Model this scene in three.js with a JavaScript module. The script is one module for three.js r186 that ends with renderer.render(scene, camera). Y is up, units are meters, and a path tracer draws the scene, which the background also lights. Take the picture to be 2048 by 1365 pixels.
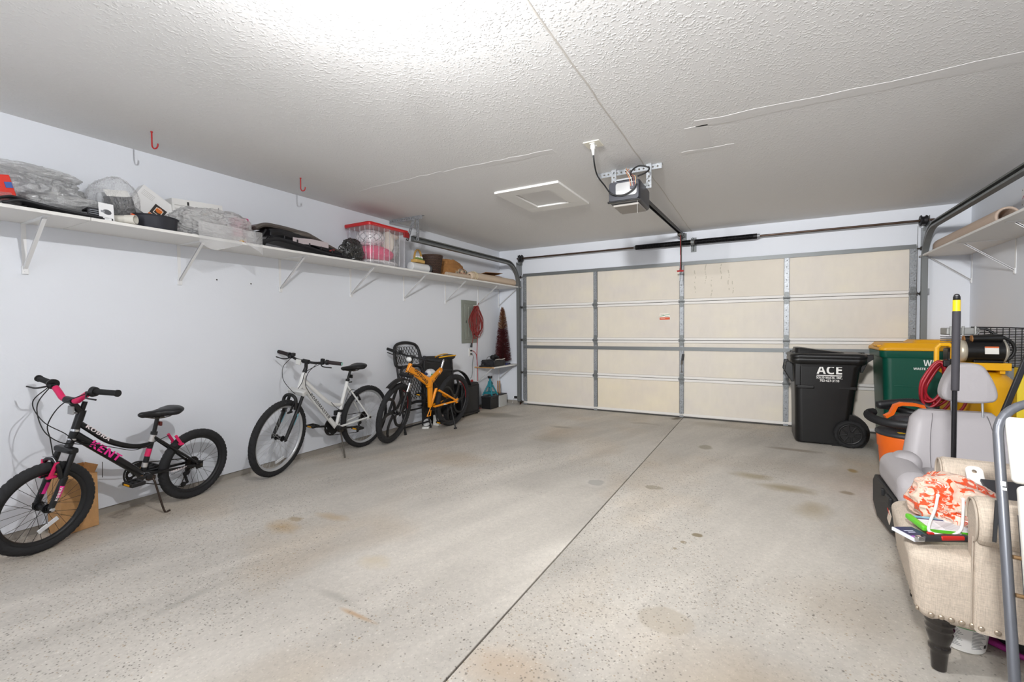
import * as THREE from 'three';
import { RoundedBoxGeometry } from 'three/addons/geometries/RoundedBoxGeometry.js';
import { mergeGeometries, mergeVertices } from 'three/addons/utils/BufferGeometryUtils.js';
import { RectAreaLightUniformsLib } from 'three/addons/lights/RectAreaLightUniformsLib.js';
import { FontLoader } from 'three/addons/loaders/FontLoader.js';
import { TextGeometry } from 'three/addons/geometries/TextGeometry.js';

// ---------------------------------------------------------------- camera, light, exposure
const scene = new THREE.Scene();
scene.background = new THREE.Color(0x000000);
const renderer = new THREE.WebGLRenderer({ antialias: true });
renderer.toneMapping = THREE.LinearToneMapping;
renderer.toneMappingExposure = 1.84;
renderer.shadowMap.enabled = true;
const camera = new THREE.PerspectiveCamera(2 * Math.atan(682.5 / 905.27) * 180 / Math.PI, 2048 / 1365, 0.05, 60);
camera.rotation.order = 'YXZ';
camera.position.set(0, 1.236, 0);
camera.rotation.set(-0.0273, 0.5109, -0.0087);
scene.add(camera);
RectAreaLightUniformsLib.init();
const LAMP = [-1.15, 2.39, -1.06];                       // ceiling lamp just above the top edge of the frame
const LAMP_POWER = 4.3;
const FILL = [-0.1, 2.3, 0.75], FILL_POWER = 45;        // added fill light behind the camera, brightens the far end
const BOUNCE = [-.9, 1.5, .35], BOUNCE_AIM = [-2.1, 1.7, 1.1], BOUNCE_POWER = 10;   // second added fill light, bounced off the wall behind the camera

// ---------------------------------------------------------------- room dimensions (metres)
const XL = -3.896, XR = 1.88, YC = 2.525, ZD = -6.545, ZB = 1.1;   // left wall, right wall, ceiling, far wall, rear wall
const DX0 = -3.436, DW = 4.877, DH = 2.11, DZ = -6.507;            // garage door: left edge, width, height, inner face

// ---------------------------------------------------------------- helpers
function rngOf(a) { return function () { a |= 0; a = a + 0x6D2B79F5 | 0; let t = Math.imul(a ^ a >>> 15, 1 | a); t = t + Math.imul(t ^ t >>> 7, 61 | t) ^ t; return ((t ^ t >>> 14) >>> 0) / 4294967296; }; }
const V = (x, y, z) => new THREE.Vector3(x, y, z);
const v3 = a => a.isVector3 ? a : new THREE.Vector3(a[0], a[1], a[2]);
const _used = {};
function numbered(n) { if (!(n in _used)) { _used[n] = 0; return n; } _used[n]++; return n + '_' + String(_used[n]).padStart(3, '0'); }
function norm(g) {
  if (!g.index) { const n = g.attributes.position.count, a = new Uint32Array(n); for (let i = 0; i < n; i++) a[i] = i; g.setIndex(new THREE.BufferAttribute(a, 1)); }
  if (!g.attributes.uv) g.setAttribute('uv', new THREE.BufferAttribute(new Float32Array(g.attributes.position.count * 2), 2));
  if (!g.attributes.normal) g.computeVertexNormals();
  for (const k of Object.keys(g.attributes)) if (!['position', 'normal', 'uv'].includes(k)) g.deleteAttribute(k);
  g.morphAttributes = {}; g.clearGroups();
  return g;
}
function merge(list) { const l = (Array.isArray(list) ? list : [list]).map(norm); return l.length === 1 ? l[0] : mergeGeometries(l, false); }
function boxUV(g, s = 1) {                                  // uv in metres, by the main direction of each normal
  const p = g.attributes.position, n = g.attributes.normal, u = new Float32Array(p.count * 2);
  for (let i = 0; i < p.count; i++) {
    const ax = Math.abs(n.getX(i)), ay = Math.abs(n.getY(i)), az = Math.abs(n.getZ(i));
    let a, b;
    if (ax >= ay && ax >= az) { a = p.getZ(i); b = p.getY(i); } else if (ay >= az) { a = p.getX(i); b = p.getZ(i); } else { a = p.getX(i); b = p.getY(i); }
    u[2 * i] = a * s; u[2 * i + 1] = b * s;
  }
  g.setAttribute('uv', new THREE.BufferAttribute(u, 2)); return g;
}
function obj(name, geos, mat, parent = scene, label) {
  const m = new THREE.Mesh(merge(geos), mat);
  m.name = parent === scene ? numbered(name) : name; m.castShadow = true; m.receiveShadow = true;
  if (label) m.userData.label = label;
  parent.add(m); return m;
}
function tag(o, label, category, group) { o.userData.label = label; o.userData.category = category; if (group) o.userData.group = group; return o; }
function struct(name, geos, mat, parent = scene) { const m = obj(name, geos, mat, parent); m.name = name; if (parent === scene) m.userData.kind = 'structure'; return m; }
function thing(name, label, category, pos = [0, 0, 0], ry = 0, group) {
  const g = new THREE.Group(); g.name = numbered(name); g.position.set(...pos); g.rotation.y = ry; scene.add(g);
  return tag(g, label, category, group);
}
const bx = (w, h, d, x = 0, y = 0, z = 0, rx = 0, ry = 0, rz = 0) => { const g = new THREE.BoxGeometry(w, h, d); if (rx) g.rotateX(rx); if (ry) g.rotateY(ry); if (rz) g.rotateZ(rz); return g.translate(x, y, z); };
const rb = (w, h, d, r, x = 0, y = 0, z = 0, rx = 0, ry = 0, rz = 0, s = 2) => { const g = new RoundedBoxGeometry(w, h, d, s, Math.min(r, w / 2.01, h / 2.01, d / 2.01)); if (rx) g.rotateX(rx); if (ry) g.rotateY(ry); if (rz) g.rotateZ(rz); return g.translate(x, y, z); };
function cyl(p, q, r, r2 = r, seg = 12, open = false) {        // from p to q
  p = v3(p); q = v3(q); const d = q.clone().sub(p), L = d.length();
  const g = new THREE.CylinderGeometry(r2, r, L, seg, 1, open);
  g.applyQuaternion(new THREE.Quaternion().setFromUnitVectors(V(0, 1, 0), d.normalize()));
  const c = p.clone().add(q).multiplyScalar(.5); return g.translate(c.x, c.y, c.z);
}
function tube(pts, r, seg = 24, rad = 6, closed = false, tension = .5) { return new THREE.TubeGeometry(new THREE.CatmullRomCurve3(pts.map(v3), closed, 'catmullrom', tension), seg, r, rad, closed); }
function polyTube(pts, r, rad = 8) { const o = []; for (let i = 0; i + 1 < pts.length; i++) { o.push(cyl(pts[i], pts[i + 1], r, r, rad)); if (i) { const s = new THREE.SphereGeometry(r, rad, 6); const p = v3(pts[i]); s.translate(p.x, p.y, p.z); o.push(s); } } return merge(o); }
const lathe = (pr, seg = 24, x = 0, y = 0, z = 0) => new THREE.LatheGeometry(pr.map(a => new THREE.Vector2(a[0], a[1])), seg).translate(x, y, z);
const sph = (r, x, y, z, a = 16, b = 10, sx = 1, sy = 1, sz = 1) => new THREE.SphereGeometry(r, a, b).scale(sx, sy, sz).translate(x, y, z);
const tor = (R, r, a = 8, b = 32, arc = Math.PI * 2) => new THREE.TorusGeometry(R, r, a, b, arc);
function shapeOf(pts) { const s = new THREE.Shape(); pts.forEach((p, i) => i ? s.lineTo(p[0], p[1]) : s.moveTo(p[0], p[1])); s.closePath(); return s; }
function ext(pts, depth, bevel = 0, holes = [], seg = 1) {        // extruded along z, centred on z = 0
  const s = pts instanceof THREE.Shape ? pts : shapeOf(pts); for (const h of holes) s.holes.push(h instanceof THREE.Path ? h : new THREE.Path(h.map(p => new THREE.Vector2(p[0], p[1]))));
  const g = new THREE.ExtrudeGeometry(s, { depth: Math.max(depth - 2 * bevel, 1e-4), bevelEnabled: bevel > 0, bevelThickness: bevel, bevelSize: bevel, bevelOffset: -bevel, bevelSegments: seg, curveSegments: 10 });
  return g.translate(0, 0, -Math.max(depth - 2 * bevel, 1e-4) / 2);
}
const mv = (g, x, y, z, rx = 0, ry = 0, rz = 0) => { if (rx) g.rotateX(rx); if (ry) g.rotateY(ry); if (rz) g.rotateZ(rz); return g.translate(x, y, z); };
function rrect(w, h, r, n = 4, cx = 0, cy = 0) { const o = []; for (const [sx, sy, a0] of [[1, -1, -90], [1, 1, 0], [-1, 1, 90], [-1, -1, 180]]) for (let i = 0; i <= n; i++) { const a = (a0 + 90 * i / n) * Math.PI / 180; o.push([cx + sx * (w / 2 - r) + r * Math.cos(a), cy + sy * (h / 2 - r) + r * Math.sin(a)]); } return o; }
function sweep(profile, path, side, closed = false) {             // profile [[b,n],...] carried along path; side = fixed direction b
  const P = path.map(v3), n = P.length, m = profile.length, pos = [], idx = [], B = v3(side).normalize();
  for (let i = 0; i < n; i++) {
    const T = P[Math.min(i + 1, n - 1)].clone().sub(P[Math.max(i - 1, 0)]).normalize(), N = new THREE.Vector3().crossVectors(T, B).normalize();
    for (const [b, k] of profile) { const q = P[i].clone().addScaledVector(B, b).addScaledVector(N, k); pos.push(q.x, q.y, q.z); }
  }
  for (let i = 0; i + 1 < n; i++) for (let j = 0; j < m; j++) { const j2 = (j + 1) % m, a = i * m + j, b = i * m + j2, c = a + m, d = b + m; idx.push(a, c, b, b, c, d); }
  const tri = THREE.ShapeUtils.triangulateShape(profile.map(p => new THREE.Vector2(p[0], p[1])), []);
  for (const t of tri) { idx.push(t[0], t[1], t[2]); const o = (n - 1) * m; idx.push(o + t[0], o + t[2], o + t[1]); }
  let g = new THREE.BufferGeometry(); g.setAttribute('position', new THREE.Float32BufferAttribute(pos, 3)); g.setIndex(idx);
  g = g.toNonIndexed(); g.computeVertexNormals(); return g;
}
function loft(rings, capA = true, capB = true) {                    // rings: arrays of equal length of [x,y,z]
  const m = rings[0].length, pos = [], idx = []; rings.forEach(r => r.forEach(p => pos.push(p[0], p[1], p[2])));
  for (let i = 0; i + 1 < rings.length; i++) for (let j = 0; j < m; j++) { const a = i * m + j, b = i * m + (j + 1) % m; idx.push(a, b, a + m, b, b + m, a + m); }
  const cap = (o, flip) => { const r = rings[o / m], c = [0, 0, 0]; r.forEach(p => { c[0] += p[0] / m; c[1] += p[1] / m; c[2] += p[2] / m; }); const k = pos.length / 3; pos.push(...c); r.forEach(p => pos.push(...p)); for (let j = 0; j < m; j++) { const a = k + 1 + j, b = k + 1 + (j + 1) % m; flip ? idx.push(k, b, a) : idx.push(k, a, b); } };
  if (capA) cap(0, true); if (capB) cap((rings.length - 1) * m, false);
  const g = new THREE.BufferGeometry(); g.setAttribute('position', new THREE.Float32BufferAttribute(pos, 3)); g.setIndex(idx); g.computeVertexNormals(); return g;
}
function bend(g, fn) { const p = g.attributes.position, v = new THREE.Vector3(); for (let i = 0; i < p.count; i++) { v.fromBufferAttribute(p, i); fn(v, i); p.setXYZ(i, v.x, v.y, v.z); } g.computeVertexNormals(); return g; }
// value noise
function hash2(x, y, s) { let h = Math.imul(x | 0, 374761393) + Math.imul(y | 0, 668265263) + Math.imul(s | 0, 974634777); h = Math.imul(h ^ h >>> 13, 1274126177); return ((h ^ h >>> 16) >>> 0) / 4294967296; }
function vn(x, y, s = 0, per = 0) { const xi = Math.floor(x), yi = Math.floor(y), fx = x - xi, fy = y - yi, u = fx * fx * (3 - 2 * fx), w = fy * fy * (3 - 2 * fy); const m = per ? a => ((a % per) + per) % per : a => a; const a = hash2(m(xi), m(yi), s), b = hash2(m(xi + 1), m(yi), s), c = hash2(m(xi), m(yi + 1), s), d = hash2(m(xi + 1), m(yi + 1), s); return a + (b - a) * u + (c - a) * w + (a - b - c + d) * u * w; }
function fbm(x, y, o = 4, s = 0, per = 0) { let v = 0, a = .5, t = 0; for (let i = 0; i < o; i++) { v += a * vn(x, y, s + i, per); t += a; a *= .5; x *= 2; y *= 2; per *= 2; } return v / t; }
function n3(x, y, z, s = 0) { return (vn(x + 17.3 * z, y - 9.1 * z, s) + vn(y + 5.2 * x, z * 1.3 + 3.1, s + 7)) - 1; }
function h3(x, y, z, s) { let h = Math.imul(x | 0, 374761393) + Math.imul(y | 0, 668265263) + Math.imul(z | 0, 2147483629 >> 3) + Math.imul(s | 0, 974634777); h = Math.imul(h ^ h >>> 13, 1274126177); return ((h ^ h >>> 16) >>> 0) / 4294967296; }
function vn3(x, y, z, s = 0) { const a = Math.floor(x), b = Math.floor(y), c = Math.floor(z), f = t => t * t * (3 - 2 * t), u = f(x - a), v = f(y - b), w = f(z - c), L = (p, q, t) => p + (q - p) * t, H = (i, j, k) => h3(a + i, b + j, c + k, s); return L(L(L(H(0, 0, 0), H(1, 0, 0), u), L(H(0, 1, 0), H(1, 1, 0), u), v), L(L(H(0, 0, 1), H(1, 0, 1), u), L(H(0, 1, 1), H(1, 1, 1), u), v), w); }
const ridge = (x, y, z, s) => 1 - Math.abs(2 * vn3(x, y, z, s) - 1);
// crumpled bag or cloth: a sphere pushed into folds, flat underneath
function blob(rx, ry, rz, seed, amp = .18, freq = 2.2, flat = -.75, det = 5, shape, fine = .3) { det = det > 5 ? 38 : 22; const g = mergeVertices(new THREE.IcosahedronGeometry(1, det).deleteAttribute('uv').deleteAttribute('normal')); bend(g, v => { const k = 1 + amp * (2 * vn3(v.x * freq * .6 + 5, v.y * freq * .6, v.z * freq * .6, seed) - 1) + amp * .6 * (ridge(v.x * freq, v.y * freq, v.z * freq, seed + 3) - .5) + amp * .35 * (ridge(v.x * freq * 2.3, v.y * freq * 2.3, v.z * freq * 2.3, seed + 6) - .5) + amp * fine * (ridge(v.x * freq * 4.7, v.y * freq * 4.7, v.z * freq * 4.7, seed + 9) - .5); v.multiplyScalar(k); if (v.y < flat) v.y = flat + (v.y - flat) * .06; v.set(v.x * rx, (v.y - flat) * ry, v.z * rz); if (shape) shape(v); }); return g; }
const objs = (name, list, mat, parent, label) => list.map(g => obj(name, g, mat, parent, label));
function tex(w, h, fn, srgb = true, rep = true) {                  // fn(x,y) -> [r,g,b] 0..255, y upwards
  const d = new Uint8Array(w * h * 4); for (let y = 0; y < h; y++) for (let x = 0; x < w; x++) { const c = fn(x, y), i = (y * w + x) * 4; d[i] = c[0]; d[i + 1] = c[1]; d[i + 2] = c[2]; d[i + 3] = c[3] === undefined ? 255 : c[3]; }
  return dt(d, w, h, srgb, rep);
}
function dt(d, w, h, srgb, rep = true) { const t = new THREE.DataTexture(d, w, h); t.magFilter = THREE.LinearFilter; t.minFilter = THREE.LinearMipmapLinearFilter; t.generateMipmaps = true; if (rep) t.wrapS = t.wrapT = THREE.RepeatWrapping; if (srgb) t.colorSpace = THREE.SRGBColorSpace; t.needsUpdate = true; return t; }
function canv(w, h, draw) { const c = document.createElement('canvas'); c.width = w; c.height = h; const g = c.getContext('2d'); draw(g, w, h); const t = new THREE.CanvasTexture(c); t.colorSpace = THREE.SRGBColorSpace; return t; }
const std = (color, roughness = .6, metalness = 0, extra = {}) => new THREE.MeshStandardMaterial({ color, roughness, metalness, ...extra });
const phy = (o) => new THREE.MeshPhysicalMaterial(o);
// a printed card: box whose +z face carries the print; uv of that face 0..1
function card(w, h, d) { const g = new THREE.BoxGeometry(w, h, d); const u = g.attributes.uv, n = g.attributes.normal; for (let i = 0; i < u.count; i++) if (n.getZ(i) < .5) u.setXY(i, .002, .002); return g; }
const font = await new FontLoader().loadAsync('fonts/droid/droid_sans_bold.typeface.json');
// text centred on its baseline height
function textGeo(s, size, depth = .001, w) { const g = new TextGeometry(s, { font, size, depth, curveSegments: 4, bevelEnabled: false }); g.computeBoundingBox(); const b = g.boundingBox, L = b.max.x - b.min.x; g.translate(-b.min.x, 0, 0); if (w) g.scale(w / L, 1, 1); return norm(g); }
// ---------------------------------------------------------------- materials of the room
const plasterBump = (() => { const W = 512; return tex(W, W, (x, y) => { const n = fbm(x / 6, y / 6, 2, 3, 0) * 120 + fbm(x / 64, y / 64, 2, 9) * 60; return [n, n, n]; }, false); })();
plasterBump.repeat.set(1.2, 1.2);
const M = {};
M.wall = std(new THREE.Color().setRGB(.785, .81, .86), .62, 0, { bumpMap: plasterBump, bumpScale: .0006 });
// knock-down ceiling texture: flattened blobs of plaster
const knock = (() => {
  const W = 1024, d = new Uint8Array(W * W * 4), R = rngOf(11), h = new Float32Array(W * W);
  for (let k = 0; k < 5200; k++) {
    const cx = R() * W, cy = R() * W, r = 2.5 + 8 * R() * R(), e = .6 + .8 * R(), a = R() * 3.14, top = .35 + .65 * R();
    const ca = Math.cos(a), sa = Math.sin(a), q = Math.ceil(r * 2);
    for (let y = -q; y <= q; y++) for (let x = -q; x <= q; x++) {
      const u = (x * ca + y * sa) / e, w = (-x * sa + y * ca) * e, dd = Math.sqrt(u * u + w * w) / r + (vn((cx + x) / 3, (cy + y) / 3, 5) - .5) * .5;
      if (dd < 1) { const i = ((Math.floor(cy + y) % W + W) % W) * W + ((Math.floor(cx + x) % W + W) % W), v = top * Math.min(1, (1 - dd) * 2.2); if (v > h[i]) h[i] = v; }
    }
  }
  for (let i = 0; i < W * W; i++) { const v = 255 * Math.min(1, h[i] * .85 + .12 * vn((i % W) / 4, Math.floor(i / W) / 4, 2)); d[4 * i] = d[4 * i + 1] = d[4 * i + 2] = v; d[4 * i + 3] = 255; }
  return dt(d, W, W, false);
})();
knock.repeat.set(1 / 1.2, 1 / 1.2);
M.ceil = std(new THREE.Color().setRGB(.79, .783, .772), .85, 0, { bumpMap: knock, bumpScale: .0014 });
M.smooth = std(new THREE.Color().setRGB(.78, .773, .762), .7, 0, { bumpMap: plasterBump, bumpScale: .0008 });
M.trim = std(new THREE.Color().setRGB(.84, .83, .80), .5);
M.conc = std(new THREE.Color().setRGB(.36, .33, .29), .85, 0, { bumpMap: plasterBump, bumpScale: .002 });

// concrete slab: trowel mottling, rust tints, exposed aggregate specks, oil marks
function slabTex(W, H, x0, x1, z0, z1, seed, marks) {
  const d = new Uint8Array(W * H * 4), R = rngOf(seed), sx = W / (x1 - x0), sz = H / (z1 - z0);
  const q = 4, gw = Math.ceil(W / q) + 2, gh = Math.ceil(H / q) + 2, gv = new Float32Array(gw * gh), gr = new Float32Array(gw * gh);
  for (let j = 0; j < gh; j++) for (let i = 0; i < gw; i++) {              // broad tones on a coarse grid
    const x = x0 + i * q / sx, z = z0 + j * q / sz;
    gv[j * gw + i] = 1 + (fbm(x * .9 + 3, z * .9, 3, seed) - .5) * .12 + (fbm(x * 3.1 + z * .6, z * 2.2, 4, seed + 20) - .5) * .10 + (fbm(x * 7 + z * 2.2, z * 1.1 - x * .4, 3, seed + 60) - .5) * .13;
    gr[j * gw + i] = Math.max(0, fbm(x * 1.4 + 9, z * 1.2, 4, seed + 80) - .53) * 3.2;
  }
  for (let j = 0; j < H; j++) for (let i = 0; i < W; i++) {
    const x = x0 + i / sx, z = z0 + j / sz, a = i / q, b = j / q, ai = a | 0, bi = b | 0, fa = a - ai, fb = b - bi, g0 = bi * gw + ai, L = G => (G[g0] * (1 - fa) + G[g0 + 1] * fa) * (1 - fb) + (G[g0 + gw] * (1 - fa) + G[g0 + gw + 1] * fa) * fb;
    let v = L(gv) + (fbm(x * 70, z * 70, 2, seed + 40) - .5) * .07; const rust = L(gr);
    const sp = hash2(Math.floor(x * 230), Math.floor(z * 230), seed + 5); if (sp > .93) v -= .10 * (sp - .93) / .07; else if (sp < .04) v += .06;
    const k = (j * W + i) * 4; d[k] = Math.min(255, 193 * v - 3 * rust); d[k + 1] = Math.min(255, 187 * v - 10 * rust); d[k + 2] = Math.min(255, 178 * v - 18 * rust); d[k + 3] = 255;
  }
  const blot = (x, z, rx, rz, c, a, soft = .25, rough = .5) => {
    const ci = (x - x0) * sx, cj = (z - z0) * sz, ri = rx * sx * 1.6, rj = rz * sz * 1.6;
    for (let j = Math.max(0, Math.floor(cj - rj)); j < Math.min(H, cj + rj); j++) for (let i = Math.max(0, Math.floor(ci - ri)); i < Math.min(W, ci + ri); i++) {
      const u = ((i - ci) / sx) / rx, w = ((j - cj) / sz) / rz, r = Math.sqrt(u * u + w * w) + (fbm(i / sx * 9 / Math.max(rx * 8, .6), j / sz * 9 / Math.max(rz * 8, .6), 3, seed + 3) - .5) * rough;
      if (r < 1) { const t = a * Math.min(1, (1 - r) / soft), k = (j * W + i) * 4; for (let q = 0; q < 3; q++) d[k + q] += (c[q] - d[k + q]) * t; }
    }
  };
  for (const m of marks) blot(...m);
  const dot = (x, z, r, c, a) => { const ci = (x - x0) * sx, cj = (z - z0) * sz, qi = Math.ceil(r * sx), qj = Math.ceil(r * sz); for (let j = -qj; j <= qj; j++) for (let i = -qi; i <= qi; i++) { const I = Math.round(ci) + i, J = Math.round(cj) + j; if (I < 0 || J < 0 || I >= W || J >= H) continue; const dd = Math.hypot(i / sx, j / sz) / r; if (dd > 1.15) continue; const t = a * Math.min(1, (1.15 - dd) * 3), k = (J * W + I) * 4; for (let q = 0; q < 3; q++) d[k + q] += (c[q] - d[k + q]) * t; } };
  for (let n = 0; n < 60000; n++) {                                  // aggregate grains, thick in worn patches
    const x = x0 + R() * (x1 - x0), z = z0 + R() * (z1 - z0); if (fbm(x * 1.3, z * 1.3, 3, seed + 99) < .41 + .2 * R()) continue;
    const w = R(); dot(x, z, .002 + .0026 * R() * R(), w < .62 ? [98, 92, 84] : w < .8 ? [150, 128, 100] : [222, 218, 210], .35 + .6 * R());
  }
  return dt(d, W, H, true, false);
}
const brown = [150, 128, 96], grey = [140, 136, 128], rustc = [178, 150, 112], pale = [214, 209, 202];
const JX = -.977;
const texA = slabTex(1500, 2048, XL, JX, ZD - .1, ZB, 101, [
  [-2.62, -1.75, .17, .09, rustc, .75, .9, .9], [-2.66, -1.86, .07, .035, brown, .6, .5, .9], [-2.45, -2.0, .16, .05, rustc, .5, .9, 1], [-2.3, -1.05, .04, .22, grey, .4, .8, 1], [-1.8, -1.72, .1, .07, [200, 186, 160], .55, .7, 1], [-1.6, -3.1, .3, .16, grey, .16, .8, 1],
  [-1.18, -3.45, .13, .13, pale, .55, .8, .6], [-1.17, -3.45, .075, .075, [150, 148, 142], .55, .2, .5], [-2.55, -3.5, .5, .25, [168, 148, 122], .35, .9, 1], [-3.3, -5.5, .35, .2, [120, 112, 98], .45, .6, 1], [-2.2, -5.2, .2, .08, [130, 122, 108], .4, .5, 1], [-1.7, -1.4, .18, .03, grey, .35, .8, 1], [-1.52, -1.35, .13, .016, [176, 140, 104], .7, .8, .8],
  [-2.1, -4.6, .3, .2, [150, 138, 118], .3, .9, 1], [-3.2, -4.3, .3, .4, [150, 140, 122], .25, .9, 1], [-1.35, -5.9, .18, .1, [128, 120, 104], .4, .6, 1], [-1.04, -6.4, .07, .12, [88, 78, 62], .8, .6, .8]]);
const texB = slabTex(1500, 2048, JX, XR, ZD - .1, ZB, 202, [
  [-.38, -1.95, .12, .1, [172, 161, 144], .5, .15, .35], [-.36, -2.85, .035, .03, [120, 106, 80], .75, .3, .4], [-.42, -2.72, .02, .02, [126, 110, 84], .6, .3, .4], [-.45, -2.62, .014, .014, [130, 116, 90], .6, .3, .4], [-.76, -3.55, .07, .05, [150, 140, 122], .7, .3, .5], [-.1, -4.2, .2, .1, [146, 130, 98], .55, .8, .9], [.15, -4.0, .22, .12, [142, 126, 94], .6, .8, .9], [.25, -3.6, .12, .22, [150, 134, 104], .5, .8, .9], [-.55, -5.0, .07, .1, [140, 132, 112], .6, .3, .6], [.2, -5.3, .3, .06, [118, 104, 88], .5, .6, 1],
  [.5, -4.1, .05, .05, [132, 116, 92], .6, .4, .6], [.3, -2.4, .3, .3, [160, 146, 128], .3, .9, 1], [-.85, -1.4, .25, .14, [190, 168, 144], .6, .9, 1], [.62, -4.75, .04, .06, [150, 120, 66], .7, .5, .8], [0, -4.7, .9, .5, [142, 130, 114], .3, .9, 1], [-.6, -6.2, .4, .2, [140, 130, 112], .4, .9, 1], [.1, -1.2, .3, .4, [196, 178, 156], .3, .9, 1], [.7, -3.9, .06, .04, [146, 122, 76], .6, .5, .8]]);
const slabMat = t => std(0xffffff, .6, 0, { map: t, bumpMap: plasterBump, bumpScale: .0005 });
// floor: two slabs with a sawn control joint between them, over a footing
const floor = struct('floor', [bx(XR - XL + .6, .1, ZB - ZD + .9, (XR + XL) / 2, -.082, (ZB + ZD) / 2)], M.conc);
function slab(x0, x1, mat, edge) {
  const g = new RoundedBoxGeometry(x1 - x0, .03, ZB - ZD + .1, 2, .004); g.translate((x0 + x1) / 2, -.015, (ZB + ZD - .1) / 2);
  const p = g.attributes.position, u = g.attributes.uv; for (let i = 0; i < p.count; i++) u.setXY(i, (p.getX(i) - x0) / (x1 - x0), (p.getZ(i) - (ZD - .1)) / (ZB - ZD + .1));
  return obj('concrete_slab', g, mat, floor);
}
slab(XL - .05, JX - .004, slabMat(texA)); slab(JX + .004, XR + .05, slabMat(texB));

// ceiling with a taped seam line down its middle
const ceilG = boxUV(bx(XR - XL + .5, .12, ZB - ZD + .5, (XR + XL) / 2, YC + .06, (ZB + ZD) / 2));
const ceiling = struct('ceiling', ceilG, M.ceil);
{ const R = rngOf(5), pts = []; for (let i = 0; i <= 40; i++) { const z = ZD + (ZB - ZD) * i / 40; pts.push([-.845 + .035 * (z + 3.5) / 3 + (R() - .5) * .008, YC + .001, z]); } const t = tube(pts, .006, 160, 5); t.scale(1, .5, 1).translate(0, YC * .5 + .0006, 0); obj('seam_bead', t, std(new THREE.Color().setRGB(.60, .57, .53), .8), ceiling); }
// smooth drywall-tape patches left by repairs
function patch(pts, name = 'tape_patch') { const g = ext(pts, .0016, 0); g.rotateX(Math.PI / 2); obj(name, g.translate(0, YC - .0002, 0), M.smooth, ceiling); }
{ const R = rngOf(8), strip = (x0, z0, x1, z1, w) => { const a = [], b = []; for (let i = 0; i <= 14; i++) { const t = i / 14, x = x0 + (x1 - x0) * t, z = z0 + (z1 - z0) * t; a.push([x, z + w * (.5 + .3 * (R() - .5))]); b.unshift([x, z - w * (.5 + .3 * (R() - .5))]); } patch(a.concat(b)); };
  strip(-3.3, -3.05, -2.32, -3.02, .1); strip(-2.3, -3.02, -1.35, -3.05, .07); strip(-.4, -3.12, 1.86, -3.16, .1); strip(-.55, -3.58, -.2, -3.6, .05); patch([[-.47, -3.15], [-.33, -3.15], [-.34, -3.55], [-.47, -3.55]]); }

// walls (thick, closed all round)
const T = .12;
struct('wall_left', boxUV(bx(T, YC - .05, ZB - ZD + .4, XL - T / 2, .05 + (YC - .05) / 2, (ZB + ZD) / 2)), M.wall);
struct('wall_right', boxUV(bx(T, YC + .1, ZB - ZD + .4, XR + T / 2, YC / 2, (ZB + ZD) / 2)), M.wall);
struct('wall_front', boxUV(bx(XR - XL + .4, YC + .1, T, (XR + XL) / 2, YC / 2, ZB + T / 2)), M.wall);
{ const oL = DX0 + .05, oR = DX0 + DW - .05, oT = DH - .04;
  const w = struct('wall_back', [[XL - .1, oL, 0.05, YC + .02], [oR, XR + .1, .05, YC + .02], [oL, oR, oT, YC + .02]].map(([a, b, c, d]) => boxUV(bx(b - a, d - c, T, (a + b) / 2, (c + d) / 2, ZD - T / 2))), M.wall);
  struct('baseboard_back', [bx(oL - XL + .1, .05, T, (XL - .1 + oL) / 2, .025, ZD - T / 2 - .012), bx(XR + .1 - oR, .05, T, (XR + .1 + oR) / 2, .025, ZD - T / 2 - .012)], M.conc); }
// concrete curb showing under the left wall
struct('baseboard_left', boxUV(bx(T, .044, ZB - ZD + .4, XL - T / 2 - .014, .022, (ZB + ZD) / 2)), M.conc);
// a few old screw holes in the left wall
// attic hatch
{ const tr = new THREE.Group(); tr.name = 'trim_1'; tr.userData = { kind: 'structure' }; scene.add(tr);
  const x0 = -2.24, x1 = -1.585, z0 = -4.47, z1 = -3.675, w = .15, y = YC - .010;
  for (const [a, b, c, d] of [[x0, x1, z1 - w, z1], [x0, x1, z0, z0 + w], [x0, x0 + w, z0 + w, z1 - w], [x1 - w, x1, z0 + w, z1 - w]]) obj('trim_board', rb(b - a - .0015, .02, d - c - .0015, .003, (a + b) / 2, y, (c + d) / 2), M.trim, tr);
  const iw = [[x0 + w, z0 + w], [x1 - w, z1 - w]];
  obj('stop_bead', [bx(iw[1][0] - iw[0][0], .014, .012, (iw[0][0] + iw[1][0]) / 2, YC - .012, iw[0][1] + .006), bx(.012, .014, iw[1][1] - iw[0][1], iw[1][0] - .006, YC - .012, (iw[0][1] + iw[1][1]) / 2)], M.trim, tr);
  obj('hatch_panel', bx(iw[1][0] - iw[0][0] - .02, .003, iw[1][1] - iw[0][1] - .02, (iw[0][0] + iw[1][0]) / 2, YC - .002, (iw[0][1] + iw[1][1]) / 2), M.smooth, tr, 'flat white hatch panel');
}
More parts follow.
